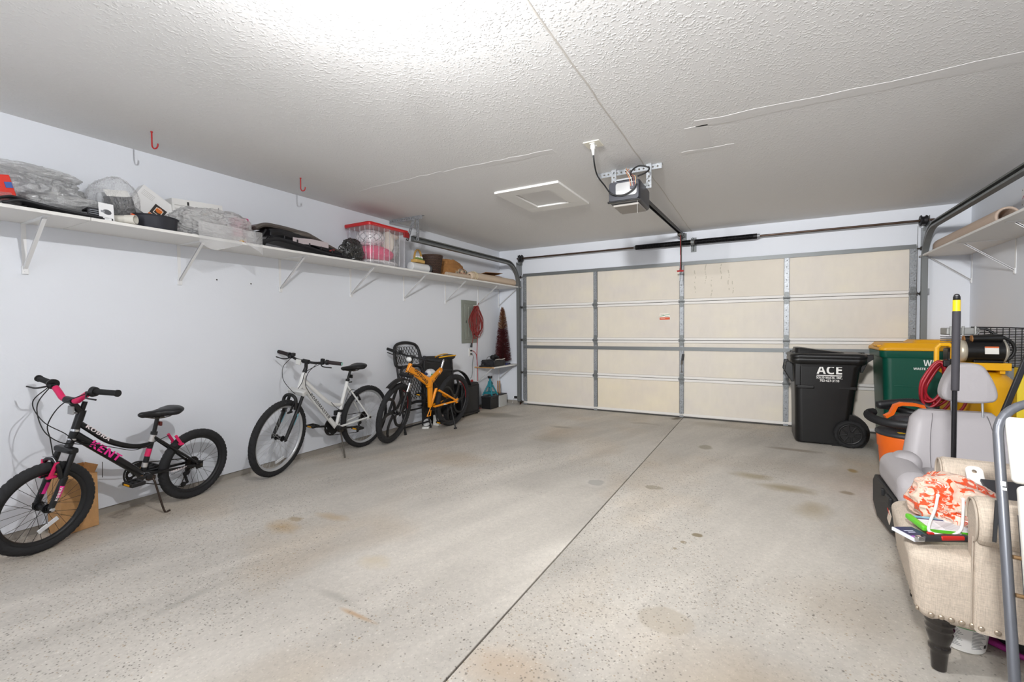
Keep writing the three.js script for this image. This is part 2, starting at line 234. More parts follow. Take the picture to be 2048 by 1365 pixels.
// the lamp that lights the garage: round lamp body on a short stem with a frosted dome below
{ const l = thing('ceiling_lamp', 'round white lamp with a frosted dome under the ceiling', 'lamp', [LAMP[0], YC, LAMP[2]]);
  const yl = LAMP[1] - YC;
  obj('lamp_body', lathe([[0, 0], [.04, 0], [.04, -.006], [.006, -.01], [.006, yl + .03], [0, yl + .03]], 32), std(0xf2f0ea, .4), l);
  obj('added_shade', lathe([[0, yl + .03], [.02, yl + .03], [.07, yl + .024], [.075, yl + .022]], 40), phy({ color: 0xffffff, roughness: 1, transmission: .95, thickness: 0, side: THREE.DoubleSide }), l, 'flat frosted disc added to dim the ceiling glow');  // unseen disc, added to weaken the lamp's glow on the ceiling
  obj('dome', sph(.03, 0, yl - .002, 0, 24, 16, 1, .6, 1), std(0xffffff, .4, 0, { emissive: 0xf8faff, emissiveIntensity: 6 }), l, 'glowing frosted dome');
  const p = new THREE.PointLight(new THREE.Color().setRGB(.98, .983, .99), LAMP_POWER, 0, 2); p.position.set(LAMP[0], LAMP[1], LAMP[2]); p.castShadow = true; p.shadow.radius = 1; p.shadow.mapSize.set(2048, 2048); p.shadow.bias = -.0005; scene.add(p); }
// two black wall anchors under the shelf
{ const w = scene.getObjectByName('wall_left'); for (const [y, z] of [[1.655, -2.05], [1.645, -2.33]]) obj('wall_anchor', cyl([XL - .002, y, z], [XL + .006, y - .002, z], .006, .004, 10), std(0x1c1c1e, .6), w); }
// ---------------------------------------------------------------- metals
const galvTex = (() => tex(256, 256, (x, y) => { const n = fbm(x / 9, y / 9, 3, 31), s = Math.floor(hash2(Math.floor(x / 11 + vn(x / 7, y / 7, 2) * 2), Math.floor(y / 11 + vn(x / 7, y / 7, 3) * 2), 4) * 22); const v = 168 + (n - .5) * 46 + s - 11; return [v, v + 1, v + 3]; }))();
galvTex.repeat.set(4, 4);
M.galv = std(0xdfe2e4, .4, .35, { map: galvTex });
M.galvDull = std(0xb4b7b5, .45, .4, { map: galvTex });
M.steel = std(0x55504a, .45, .8);
M.black = std(0x141416, .5);
M.blackGloss = std(0x0d0d0f, .25);
M.blackRub = std(0x1a1a1b, .85);
M.white = std(0xe9e8e4, .45);
M.whiteMetal = std(0xebebeb, .45);
M.red = std(0xb3171c, .45);
M.chrome = std(0xcfd0d2, .18, 1);
// ---------------------------------------------------------------- sectional garage door: 4 sections x 4 panels
{
  const d = new THREE.Group(); d.name = 'door_1'; d.userData = { kind: 'structure', label: 'cream four section overhead garage door with galvanised stiles' }; scene.add(d);
  const sec = DH / 4, pw = DW / 4;
  const tones = [[.73, .672, .59], [.745, .69, .61], [.735, .68, .598], [.725, .67, .585], [.77, .69, .56]];
  const panelBump = tex(256, 256, (x, y) => { const v = 120 + fbm(x / 40, y / 14, 3, 8) * 80 + hash2(x, y, 3) * 14; return [v, v, v]; }, false); panelBump.repeat.set(1.1, 1.1);
  const mats = tones.map((c, i) => { const t = tex(256, 256, (x, y) => { const n = fbm(x / 60, y / 90, 4, 50 + i) - .5, s = fbm(x / 9, y / 60, 3, 70 + i) - .5, v = 1 + n * .05 + s * .025; return [236 * v, 235 * v, 233 * v - n * 12]; }); const m = std(new THREE.Color().setRGB(...c).multiplyScalar(1.17), .55, 0, { map: t, bumpMap: panelBump, bumpScale: .0015 }); return m; });
  const skin = std(new THREE.Color().setRGB(.78, .75, .71), .5);
  // drip stains on the top right-middle panel
  const stainT = tex(512, 256, (x, y) => { let v = 1 + (fbm(x / 120, y / 180, 4, 52) - .5) * .05, r = 0; for (const [cx, a, b] of [[60, 60, 200], [118, 110, 236], [150, 30, 150], [200, 140, 250], [240, 60, 190], [262, 20, 120]]) { const dx = Math.abs(x - cx + 3 * Math.sin(y / 14)); if (y > a - 20 && y < b && dx < 3 && hash2(Math.floor(y / 7), cx, 1) > .5) r = Math.max(r, .2 * (1 - dx / 3)); } return [234 * v * (1 - r), 232 * v * (1 - r), 228 * v * (1 - r * 1.2)]; });
  const stainM = std(new THREE.Color().setRGB(...tones[1]).multiplyScalar(1.17), .55, 0, { map: stainT, bumpMap: panelBump, bumpScale: .0015 });
  for (let s = 0; s < 4; s++) {
    const y0 = s * sec, yc = y0 + sec / 2;
    // steel skin and rails of the section
    obj('section_skin', bx(DW, sec - .004, .012, DX0 + DW / 2, yc, DZ - .034), skin, d);
    obj('rail', [rb(DW, .034, .042, .004, DX0 + DW / 2, y0 + sec - .019, DZ - .018), rb(DW, .034, .042, .004, DX0 + DW / 2, y0 + .020, DZ - .018)], skin, d);
    for (let k = 0; k < 4; k++) {
      const w = pw - .062, g = rb(w, sec - .076, .024, .003, 0, 0, 0); const p = g.attributes.position, u = g.attributes.uv; for (let i = 0; i < p.count; i++) u.setXY(i, p.getX(i) / w + .5, p.getY(i) / sec + .5);
      const st = (s === 3 && k === 2);
      const m = obj('insulation_panel', g, st ? stainM : (s === 0 && k === 1) ? mats[4] : mats[(s * 3 + k * 5 + (s >> 1)) % 4], d); m.position.set(DX0 + pw * (k + .5), yc, DZ - .012 - ((s + k) % 3) * .0012);
    }
    for (let k = 0; k <= 4; k++) {
      const end = k === 0 || k === 4, x = DX0 + pw * k + (k === 0 ? .033 : k === 4 ? -.033 : 0), w = end ? .066 : .052, holes = [];
      for (let j = 0; j < 6; j++) { const a = new THREE.Path(); a.absarc((j % 2 ? .012 : -.012) * (end ? 1 : .2), -sec * .38 + j * sec * .15, .0045, 0, Math.PI * 2, true); holes.push(a); }
      const g = ext([[-w / 2, -sec / 2 + .006], [w / 2, -sec / 2 + .006], [w / 2, sec / 2 - .006], [-w / 2, sec / 2 - .006]], .006, .001, holes); boxUV(g);
      const m = obj('stile', [g, bx(.003, sec - .012, .03, -w / 2 + .0015, 0, -.014), bx(.003, sec - .012, .03, w / 2 - .0015, 0, -.014)], M.galv, d); m.position.set(x, yc, DZ + .008);
    }
  }
  // hinges at every joint
  const hingeG = merge([ext([[-.024, -.07], [.024, -.07], [.03, -.02], [.03, .02], [.02, .075], [-.02, .075], [-.03, .02], [-.03, -.02]], .004, .001), mv(cyl([-.036, 0, 0], [.036, 0, 0], .009, .009, 10), 0, 0, .012), bx(.006, .036, .02, -.034, 0, .006), bx(.006, .036, .02, .034, 0, .006), cyl([0, .045, 0], [0, .045, .008], .006, .006, 6), cyl([0, -.045, 0], [0, -.045, .008], .006, .006, 6)]);
  for (let s = 1; s < 4; s++) for (let k = 0; k <= 4; k++) { const x = DX0 + pw * k + (k === 0 ? .033 : k === 4 ? -.033 : 0), m = obj('hinge', hingeG.clone(), M.galvDull, d); m.position.set(x, s * sec, DZ + .014); }
  for (const x of [DX0 + .01, DX0 + DW - .01]) for (let s = 0; s <= 4; s++) { const dir = x < -1 ? -1 : 1, y = Math.min(Math.max(s * sec, .05), DH - .04); obj('roller', [cyl([x, y, DZ + .03], [x + dir * .055, y, DZ + .03], .006, .006, 8), cyl([x + dir * .03, y, DZ + .03], [x + dir * .045, y, DZ + .03], .02, .02, 14)], M.steel, d); }
  // reinforcing struts: hat sections across the door
  const hat = [[-.024, 0], [-.024, .003], [-.014, .003], [-.009, .028], [.009, .028], [.014, .003], [.024, .003], [.024, 0]];
  const strut = y => sweep(hat.map(([a, b]) => [a, -b]), [[DX0 + .01, y, DZ + .013], [DX0 + DW * .5, y, DZ + .013], [DX0 + DW - .01, y, DZ + .013]], [0, 1, 0]);
  obj('strut', strut(.94), M.galvDull, d, 'long galvanised reinforcing strut'); obj('strut', strut(DH - .015), M.galvDull, d);
  obj('bottom_seal', rb(DW, .022, .05, .006, DX0 + DW / 2, .0112, DZ - .02), std(0x4a4844, .8), d); obj('bottom_rail', rb(DW, .03, .046, .004, DX0 + DW / 2, .042, DZ - .012), skin, d);
  for (const x of [DX0 + .02, DX0 + DW - .02]) obj('lift_cable', cyl([x, .1, DZ + .055], [x, 2.3, DZ + .1], .002, .002, 5), M.steel, d);
  // opener bracket and slide lock on the centre stile
  const cx = DX0 + DW / 2;
  obj('operator_bracket', [ext([[-.02, -.15], [.02, -.15], [.026, .1], [-.026, .1]], .006, .001).translate(cx, 1.96, DZ + .018), bx(.008, .12, .04, cx - .018, 1.92, DZ + .035), bx(.008, .12, .04, cx + .018, 1.92, DZ + .035)], M.galv, d);
  obj('lock_handle', [rb(.03, .085, .018, .006, cx + .02, .83, DZ + .03, 0, 0, -.15), cyl([cx + .012, .79, DZ + .01], [cx + .012, .79, DZ + .035], .012)], M.black, d, 'black lock handle');
  obj('lock_bolt', [bx(.01, .1, .01, cx + .004, .68, DZ + .02), bx(.03, .012, .012, cx + .004, .735, DZ + .02), bx(.03, .012, .012, cx + .004, .625, DZ + .02), rb(.028, .05, .006, .003, cx + .006, .76, DZ + .016)], M.steel, d);
  { const st = canv(128, 80, (g, w, h) => { g.fillStyle = '#efe9dc'; g.fillRect(0, 0, w, h); g.fillStyle = '#3f8f6a'; g.beginPath(); g.moveTo(0, 34); g.lineTo(w, 6); g.lineTo(w, 12); g.lineTo(0, 40); g.fill(); g.fillStyle = '#333'; g.font = 'italic bold 12px sans-serif'; g.fillRect(8, 16, 50, 4); g.fillRect(70, 38, 44, 4); g.fillStyle = '#d8541f'; g.fillRect(0, 50, w, 30); g.fillStyle = '#f3e6da'; g.fillRect(10, 60, 60, 5); });
    obj('maker_sticker', card(.135, .085, .0006).translate(-1.22, 1.385, DZ + .0022), std(0xffffff, .5, 0, { map: st }), d, 'white sticker with green stripe and orange band'); }
}
// ---------------------------------------------------------------- tracks
function cProfile(s) { const o = [[0, 0], [.052, 0], [.052, .012], [.049, .012], [.049, .003], [.003, .003], [.003, .047], [.040, .047], [.040, .036], [.043, .036], [.043, .05], [0, .05]]; return o.map(([b, n]) => [s * (b - .026), n]); }
function track(x, s, zEnd, label) {
  const t = thing('door_track', label, 'door track', [x, 0, 0]);
  const zv = DZ + .075, path = [], r = .36, yh = 2.262; for (let y = .06; y < yh - r; y += .3) path.push([0, y, zv]); 
  for (let i = 0; i <= 14; i++) { const a = i / 14 * Math.PI / 2; path.push([0, yh - r + r * Math.sin(a), zv + r - r * Math.cos(a)]); }
  for (let i = 1; i <= 6; i++) path.push([0, yh, zv + r + (zEnd - zv - r) * i / 6]);
  const kv = 8 + Math.floor((yh - r - .06) / .3);
  const prof = [[-.026, -.03], [.026, -.03], [.028, -.014], [.02, -.010], [.02, -.026], [-.022, -.026], [-.022, .026], [.014, .028], [.018, .018], [.022, .022], [.018, .032], [-.026, .03]].map(([b, n]) => [s * b, n]);
  obj('rail', sweep(prof, path, [1, 0, 0]), M.galvDull, t);
  // wall angle holding the vertical run
  obj('jamb_angle', [bx(.05, 1.98, .003, s * -.035, 1.02, ZD + .002 - 0), bx(.003, 1.98, .075, s * -.012, 1.02, ZD + .038)], M.galv, t);
  for (const y of [.3, .95, 1.6]) obj('track_bracket', [bx(.05, .06, .004, s * -.03, y, zv - .03), cyl([s * -.03, y, zv - .03], [s * -.03, y, zv - .018], .008, .008, 6)], M.galv, t);
  obj('flag_bracket', [bx(.004, .2, .13, s * -.03, 2.2, ZD + .068), bx(.07, .2, .004, s * -.03, 2.2, ZD + .004)], M.galv, t);
  return t;
}
{ const perfG = (L) => { const h = []; for (let i = 0; i < Math.floor(L / .036); i++) { const a = new THREE.Path(); a.absarc(-L / 2 + .02 + i * .036, 0, .007, 0, Math.PI * 2, true); h.push(a); } return ext([[-L / 2, -.02], [L / 2, -.02], [L / 2, .02], [-L / 2, .02]], .003, 0, h); };
  globalThis.perfG = perfG;
  const l = track(DX0 - .04, 1, -3.93, 'galvanised curved door track above the long left shelf');
  obj('hanger_angle', [mv(perfG(.5), -.15, YC - .021, -3.985), bx(.5, .003, .04, -.15, YC - .0018, -4.004)], M.galv, l, 'perforated ceiling angle');
  obj('hanger_strap', [mv(perfG(.27), 0.03, YC - .15, -3.982, 0, 0, Math.PI / 2), mv(perfG(.26), -.07, YC - .15, -3.978, 0, 0, 1.15)], M.galv, l);
  track(DX0 + DW + .04, -1, -3.2, 'galvanised curved door track above the right shelf');
}
// ---------------------------------------------------------------- torsion spring shaft over the door
{ const t = thing('torsion_spring_shaft', 'steel torsion shaft with twin black springs over the garage door', 'spring shaft', [0, 2.36, -6.43]);
  obj('shaft', cyl([-3.5, 0, 0], [1.56, 0, 0], .0127, .0127, 12), std(0x5a4a40, .4, .8), t);
  const spring = (a, b) => { const pts = [], n = 84; const C = new THREE.Curve(); C.getPoint = u => V(a + (b - a) * u, .031 * Math.cos(u * n * 6.283), .031 * Math.sin(u * n * 6.283)); return new THREE.TubeGeometry(C, n * 12, .0046, 5, false); };
  const sm = std(0x17171a, .4, .5);
  obj('spring', [spring(-1.57, -.88), cyl([-1.6, 0, 0], [-1.56, 0, 0], .034, .034, 16)], sm, t); obj('spring', [spring(-.82, -.13), cyl([-.14, 0, 0], [-.1, 0, 0], .034, .034, 16)], sm, t);
  obj('centre_bracket', [bx(.004, .17, .1, -.85, -.02, -.045), bx(.07, .19, .004, -.85, -.02, -.1), cyl([-.87, 0, 0], [-.83, 0, 0], .042, .042, 16)], M.galvDull, t);
  for (const x of [-3.43, 1.47]) { obj('cable_drum', lathe([[.02, -.03], [.05, -.03], [.055, -.02], [.042, -.012], [.042, .012], [.058, .02], [.05, .03], [.02, .03]], 20).rotateZ(Math.PI / 2).translate(x, 0, 0), std(0x2b2b2d, .5, .6), t);  obj('bearing_plate', [bx(.004, .14, .1, x + (x < 0 ? -.05 : .05), -.02, -.04), bx(.05, .16, .004, x + (x < 0 ? -.05 : .05), -.02, -.1)], M.galvDull, t); }
  obj('end_collar', cyl([-1.625, 0, 0], [-1.595, 0, 0], .02, .02, 10), M.galv, t); obj('end_collar', cyl([-.105, 0, 0], [-.07, 0, 0], .026, .026, 10), M.galv, t);
}
// ---------------------------------------------------------------- opener
{ const t = thing('garage_door_opener', 'black garage door opener hanging from perforated straps under the ceiling', 'door opener', [-.95, 2.2, -3.45]);
  const shell = loft([.0, .03, .32, .36].map((z, i) => rrect(i === 0 || i === 3 ? .225 : .245, i === 0 || i === 3 ? .145 : .16, .02, 3).map(([a, b]) => [a, b + .08 - .012 * (z / .36), -z])));
  obj('housing', shell, std(0x2a2b33, .38), t);
  obj('end_plate', ext(rrect(.16, .1, .018, 3), .004, .001).translate(.02, .09, .003), std(0xd8d9da, .22, .9), t, 'shiny silver end plate');
  obj('rating_label', bx(.036, .022, .001, -.034, .066, .0058), M.white, t);
  obj('terminal_block', [rb(.045, .05, .014, .004, .075, .105, .01), bx(.03, .01, .004, .075, .085, .018)], std(0x3a3a44, .5), t);
  { const cs = ['#c77a4a', '#d9d2c4', '#7a3038', '#caa27a'], R = rngOf(3); cs.forEach((c, i) => obj('wire', tube([[.06 + i * .012, .1, .02], [.05 + i * .015, .15 + .02 * R(), .03], [.02 + R() * .03, .2 + .03 * R(), .0 - .05 * R()], [-.02 + .05 * R(), .26 + .02 * R(), -.1], [-.05 + .03 * R(), .3, -.22]], .0022, 20, 5), std(c, .5), t)); }
  obj('light_lens', rb(.2, .018, .26, .008, .0, -.012, -.19), std(0x9b9690, .5), t, 'greyish light cover under the motor'); 
  obj('bottom_trim', rb(.25, .014, .03, .005, 0, .004, -.012), M.blackGloss, t);
  obj('top_bracket', bx(.12, .012, .03, 0, .17, -.03), M.galv, t);
  const hang = (x) => [mv(perfG(.2), x, .235, -.22, 0, 0, Math.PI / 2)];
  obj('hanger_strap', hang(-.14), M.galv, t); obj('hanger_strap', hang(.14), M.galv, t);
  obj('strap_bolt', [cyl([-.14, .15, -.23], [-.1, .15, -.23], .006, .006, 6), cyl([.1, .15, -.23], [.14, .15, -.23], .006, .006, 6), bx(.28, .02, .03, 0, .163, -.23)], M.galvDull, t);
  obj('ceiling_angle', [mv(perfG(.52), -.025, .303, -.245), bx(.52, .003, .04, -.025, .3228, -.264)], M.galv, t, 'perforated ceiling angle');
  const R0 = V(0, .165, -.2), R1 = V(-.03, .275, -2.98);
  obj('rail', [sweep([[-.02, -.016], [.02, -.016], [.02, .016], [.016, .016], [.016, -.012], [-.016, -.012], [-.016, .016], [-.02, .016]], [R0, R0.clone().lerp(R1, .5), R1], [1, 0, 0]), cyl(R0.clone().lerp(R1, .02), R0.clone().lerp(R1, .98), .004, .004, 6)], std(0x25262a, .4, .5), t, 'dark steel rail running to the door header');
  obj('header_bracket', [bx(.06, .05, .1, -.03, .275, -3.04), cyl([-.06, .275, -2.99], [0, .275, -2.99], .018, .018, 12), bx(.08, .1, .006, -.03, .26, ZD + 3.45 + .004)], M.galvDull, t);
  obj('trolley', [rb(.05, .035, .12, .006, -.029, .24, -2.8), cyl([-.029, .24, -2.86], [-.045, -.22, -2.99], .008, .008, 8), cyl([-.029, .24, -2.83], [-.045, .0, -2.93], .006, .006, 8)], M.steel, t, 'door arm and trolley');
  obj('release_cord', tube([[-.02, .24, -2.76], [-.018, 0, -2.765], [-.02, -.2, -2.76]], .003, 12, 6), M.red, t); obj('release_handle', [cyl([-.06, -.235, -2.76], [.02, -.235, -2.76], .011, .011, 8), cyl([-.02, -.235, -2.76], [-.02, -.2, -2.76], .007, .007, 8)], M.red, t, 'red release handle');
  obj('loop_cable', tube([[.06, .16, -.02], [.05, .22, -.03], [.1, .265, -.06], [.17, .25, -.09], [.16, .21, -.06], [.1, .18, -.03]], .006, 40, 8), M.black, t);
  obj('antenna_wire', cyl([.1, 0, -.02], [.1, -.1, -.02], .0007, .0007, 5), M.white, t);
}
// ceiling outlet and the opener's power cord
{ const t = thing('ceiling_outlet', 'white square outlet plate on the ceiling behind the opener', 'outlet', [-1.06, YC, -3.08]);
  obj('cover_plate', rb(.115, .006, .115, .003, 0, -.003, 0), std(0xe6e2d4, .4), t); obj('receptacle', [rb(.035, .006, .03, .004, 0, -.007, .02), rb(.035, .006, .03, .004, 0, -.007, -.022)], M.white, t);
  const c = thing('opener_cable', 'black power cord with white plug running from ceiling outlet to opener', 'cord', [-1.06, YC - .011, -3.07]);
  obj('plug', [rb(.03, .032, .026, .006, 0, -.016, 0), cyl([0, -.032, 0], [.001, -.07, -.006], .012, .006, 10)], M.white, c, 'white plug');
  obj('cord', tube([[.001, -.068, -.006], [0, -.12, -.03], [-.01, -.16, -.1], [-.02, -.175, -.2], [-.01, -.2, -.29], [.02, -.25, -.345], [.07, -.27, -.355], [.13, -.27, -.36], [.19, -.24, -.358], [.215, -.2, -.358]], .0055, 60, 8), M.black, c); }
// two added fill lights on made-up stands (behind the lens, out of frame): one aimed at the door, one bounced off the rear wall
function added_fill(label, P, aim, power, angle, soft) {
  const t = thing('added_fill_light', label, 'added_fill', [P[0], 0, P[2]]), d = V(aim[0] - P[0], aim[1] - P[1], aim[2] - P[2]).normalize(), q = new THREE.Quaternion().setFromUnitVectors(V(0, 0, 1), d), at = (g) => { g.applyQuaternion(q); return g.translate(0, P[1], 0); };
  obj('diffuser', at(rb(.2, .13, .012, .004, 0, 0, -.012)), std(0xffffff, .6, 0, { emissive: 0xffffff, emissiveIntensity: 1.5 }), t); obj('fill_head', at(rb(.22, .15, .07, .01, 0, 0, -.056)), M.black, t); const b = d.clone().multiplyScalar(-.06); obj('stand', cyl([b.x, .3, b.z], [b.x, P[1] + b.y, b.z], .012), M.black, t);
  for (let i = 0; i < 3; i++) { const a = i * 2.094 + .5; obj('leg', cyl([b.x, .32, b.z], [b.x + .3 * Math.sin(a), .012, b.z + .3 * Math.cos(a)], .01), M.black, t); }
  const s = new THREE.SpotLight(new THREE.Color().setRGB(.98, .99, 1), power, 0, angle, 1, 2); s.position.set(P[0] + d.x * .01, P[1] + d.y * .01, P[2] + d.z * .01); s.target.position.set(...aim); s.castShadow = true; s.shadow.radius = soft; s.shadow.mapSize.set(2048, 2048); s.shadow.bias = -.0005; scene.add(s, s.target);
}
added_fill('added fill light on a stand aimed at the garage door', FILL, [-.7, 1.5, -6.5], FILL_POWER, .8, 6);
added_fill('added fill light on a stand turned back at the rear wall', BOUNCE, BOUNCE_AIM, BOUNCE_POWER, .95, 3);
// ---------------------------------------------------------------- shelves
function shelfBracket(t, x, z, s, y, depth, len = .3) {           // s = +1: wall on the low-x side
  const p = [[0, 0], [.0, 0]]; const g = [bx(.004, len, .022, s * .002, -len / 2, 0), bx(depth, .004, .022, s * depth / 2, -.002, 0)];
  const a = V(s * .012, -len + .03, 0), b = V(s * (depth - .05), -.012, 0), d = b.clone().sub(a), L = d.length(), ang = Math.atan2(d.y, d.x); const c = a.clone().add(b).multiplyScalar(.5);
  g.push(bx(L, .005, .02, c.x, c.y, 0, 0, 0, ang), bx(L, .014, .004, c.x, c.y, .008, 0, 0, ang), rb(.012, .05, .03, .003, s * .006, -len + .022, 0), cyl([s * .012, -len + .014, 0], [s * .016, -len + .014, 0], .006, .006, 8));
  const m = obj('bracket', g, M.whiteMetal, t); m.position.set(x, y, z); return m;
}
const SH = 1.912;                                                 // top of the long shelf
{ const boardM = std(0xe4e2de, .5, 0, { bumpMap: plasterBump, bumpScale: .0006 });
  const t = thing('wall_shelf', 'long white shelf on white brackets along the left wall', 'shelf', [0, 0, 0]);
  const zs = [[1.0, -1.13], [-1.132, -3.6], [-3.602, -6.53]];
  zs.forEach(([a, b]) => obj('board', rb(.43, .019, a - b, .002, XL + .216, SH - .0095, (a + b) / 2), boardM, t));
  for (const z of [-.14, -.955, -1.78, -2.6, -3.41, -4.23, -5.06, -5.88, -6.5]) shelfBracket(t, XL, z, 1, SH - .0195, .40);
  const r = thing('wall_shelf', 'short white shelf holding the rolled carpet on the right wall', 'shelf', [0, 0, 0]);
  obj('board', rb(.42, .019, 4.0, .002, XR - .211, 1.985, -4.53), boardM, r);
  for (const z of [-6.5, -5.55, -4.6, -3.6]) shelfBracket(r, XR, z, -1, 1.975, .38);
}
// red hooks in the ceiling
for (const [x, z, a, n] of [[-3.454, -1.444, .35, 'nearer the bubble wrapped bundle'], [-3.435, -2.5, .25, 'above the pink container and grille']]) {
  const t = thing('ceiling_hook', 'red coated screw hook in the ceiling ' + n, 'hook', [x, YC, z], a); const pts = [[0, 0, 0], [0, -.05, 0]]; for (let i = 0; i <= 10; i++) { const q = Math.PI + i / 10 * Math.PI * 1.05; pts.push([.022 + .022 * Math.cos(q), -.085 + .026 * Math.sin(q), 0]); }
  obj('hook', tube(pts, .0042, 40, 8), M.red, t); obj('screw_collar', cyl([0, 0, 0], [0, -.006, 0], .007), M.red, t); }
// ---------------------------------------------------------------- bicycles. local axes: x = rider's left, y = up, z = forward; origin under the rear axle
M.tyre = std(0x232325, .85); M.spokeDark = std(0x2a2a2c, .35, .7); M.spokeSilver = std(0xc8cacc, .3, .9); M.rimSilver = std(0xcdcfd2, .35, .6); M.chain = std(0x3a3632, .45, .8);
function tyreGeo(R, r, knob, nk) {
  const U = nk * 4, Vn = 16, g = new THREE.TorusGeometry(R - r, r, Vn, U); const p = g.attributes.position;
  for (let i = 0; i < p.count; i++) {
    const x = p.getX(i), y = p.getY(i), z = p.getZ(i), a = Math.atan2(y, x), q = Math.hypot(x, y), v = Math.atan2(z, q - (R - r)), u = ((a / (2 * Math.PI) + 1) % 1) * nk;
    let k = 0; if (Math.abs(v) < 1.35) { const row = Math.floor((v + 1.35) / .54); k = ((u + (row % 2) * .5) % 1) < .55 ? knob : -knob * .35; if (Math.abs(v) > .95) k *= 1.25; }
    const rr = r + k - (Math.abs(v) > 2.4 ? r * .12 : 0); const nq = (R - r) + rr * Math.cos(v); p.setXYZ(i, nq * Math.cos(a), nq * Math.sin(a), rr * Math.sin(v));
  }
  g.computeVertexNormals(); return g.rotateY(Math.PI / 2);            // axle along x
}
function rimGeo(Ri, w, h) { return lathe([[Ri, -w / 2], [Ri - h * .6, -w / 2 * .9], [Ri - h, 0], [Ri - h * .6, w / 2 * .9], [Ri, w / 2], [Ri, -w / 2]].map(a => a), 64).rotateZ(Math.PI / 2); }
function spokes(n, rh, hw, Ri, rad) { const o = []; for (let i = 0; i < n; i++) { const a = i / n * 2 * Math.PI, s = i % 2 ? 1 : -1, tw = (i % 4 < 2 ? 1 : -1) * .9; o.push(cyl([s * hw, rh * Math.cos(a + tw), rh * Math.sin(a + tw)], [0, Ri * Math.cos(a), Ri * Math.sin(a)], rad, rad, 4, true)); } return o; }
function place(part, mtx) { part.applyMatrix4(mtx); return part; }
function wheel(t, name, c, mtx, o) {                                   // o: R r knob nk rim(mat) spoke(mat) ns mag
  const at = g => { merge(g); const m = merge(g); m.translate(0, c[0], c[1]); if (mtx) m.applyMatrix4(mtx); return m; };
  const w = obj(name, at([tyreGeo(o.R, o.r, o.knob, o.nk)]), M.tyre, t);
  const Ri = o.R - 2 * o.r + .006;
  obj('rim', at([rimGeo(Ri, o.r * 1.1, .02)]), o.rim, w);
  obj('hub', at([cyl([-.045, 0, 0], [.045, 0, 0], .016, .016, 12), cyl([-.034, 0, 0], [-.03, 0, 0], .026, .026, 14), cyl([.03, 0, 0], [.034, 0, 0], .026, .026, 14), cyl([-.065, 0, 0], [.065, 0, 0], .005, .005, 8)]), o.hub || M.spokeDark, w);
  if (o.mag) {
    const g = []; for (let i = 0; i < 6; i++) { const a = i / 6 * 2 * Math.PI + .3, rings = []; for (let k = 0; k <= 8; k++) { const q = k / 8, rr = .03 + (Ri - .045) * q, aa = a + .5 * q * q, wd = .014 + .012 * Math.abs(q - .5), th = .016; rings.push([[th / 2, rr * Math.cos(aa) - wd * Math.sin(aa), rr * Math.sin(aa) + wd * Math.cos(aa)], [th / 2, rr * Math.cos(aa) + wd * Math.sin(aa), rr * Math.sin(aa) - wd * Math.cos(aa)], [-th / 2, rr * Math.cos(aa) + wd * Math.sin(aa), rr * Math.sin(aa) - wd * Math.cos(aa)], [-th / 2, rr * Math.cos(aa) - wd * Math.sin(aa), rr * Math.sin(aa) + wd * Math.cos(aa)]]); } g.push(loft(rings)); }
    g.forEach(k => obj('mag_spoke', at([k]), o.rim, w));
    obj('rim_stripe', at([tor(Ri - .022, .003, 6, 60, 1.2).rotateY(Math.PI / 2).translate(.011, 0, 0)]), std(0xa8202a, .4), w);
    obj('brake_disc', at([ext((() => { const s = new THREE.Shape(); s.absarc(0, 0, .075, 0, 6.2832); return s; })(), .002, 0, [(() => { const h = new THREE.Path(); h.absarc(0, 0, .055, 0, 6.2832, true); return h; })()]).rotateY(Math.PI / 2).translate(.035, 0, 0), ...[0, 1, 2, 3, 4].map(i => cyl([.035, .018 * Math.cos(i * 1.2566), .018 * Math.sin(i * 1.2566)], [.035, .06 * Math.cos(i * 1.2566 + .4), .06 * Math.sin(i * 1.2566 + .4)], .004, .004, 4))]), M.chrome, w);
  } else { const s = obj('spokes', at(spokes(o.ns, .022, .03, Ri - .016, .0011)), o.spoke, w); s.userData.kind = 'stuff'; }
  if (o.reflector) obj('wheel_reflector', at([rb(.008, .026, .105, .006, 0, 0, 0).rotateX(o.reflector[0]).translate(.012, o.reflector[1], o.reflector[2])]), std(0xd9dadd, .25), w, 'white wheel reflector');
  return w;
}
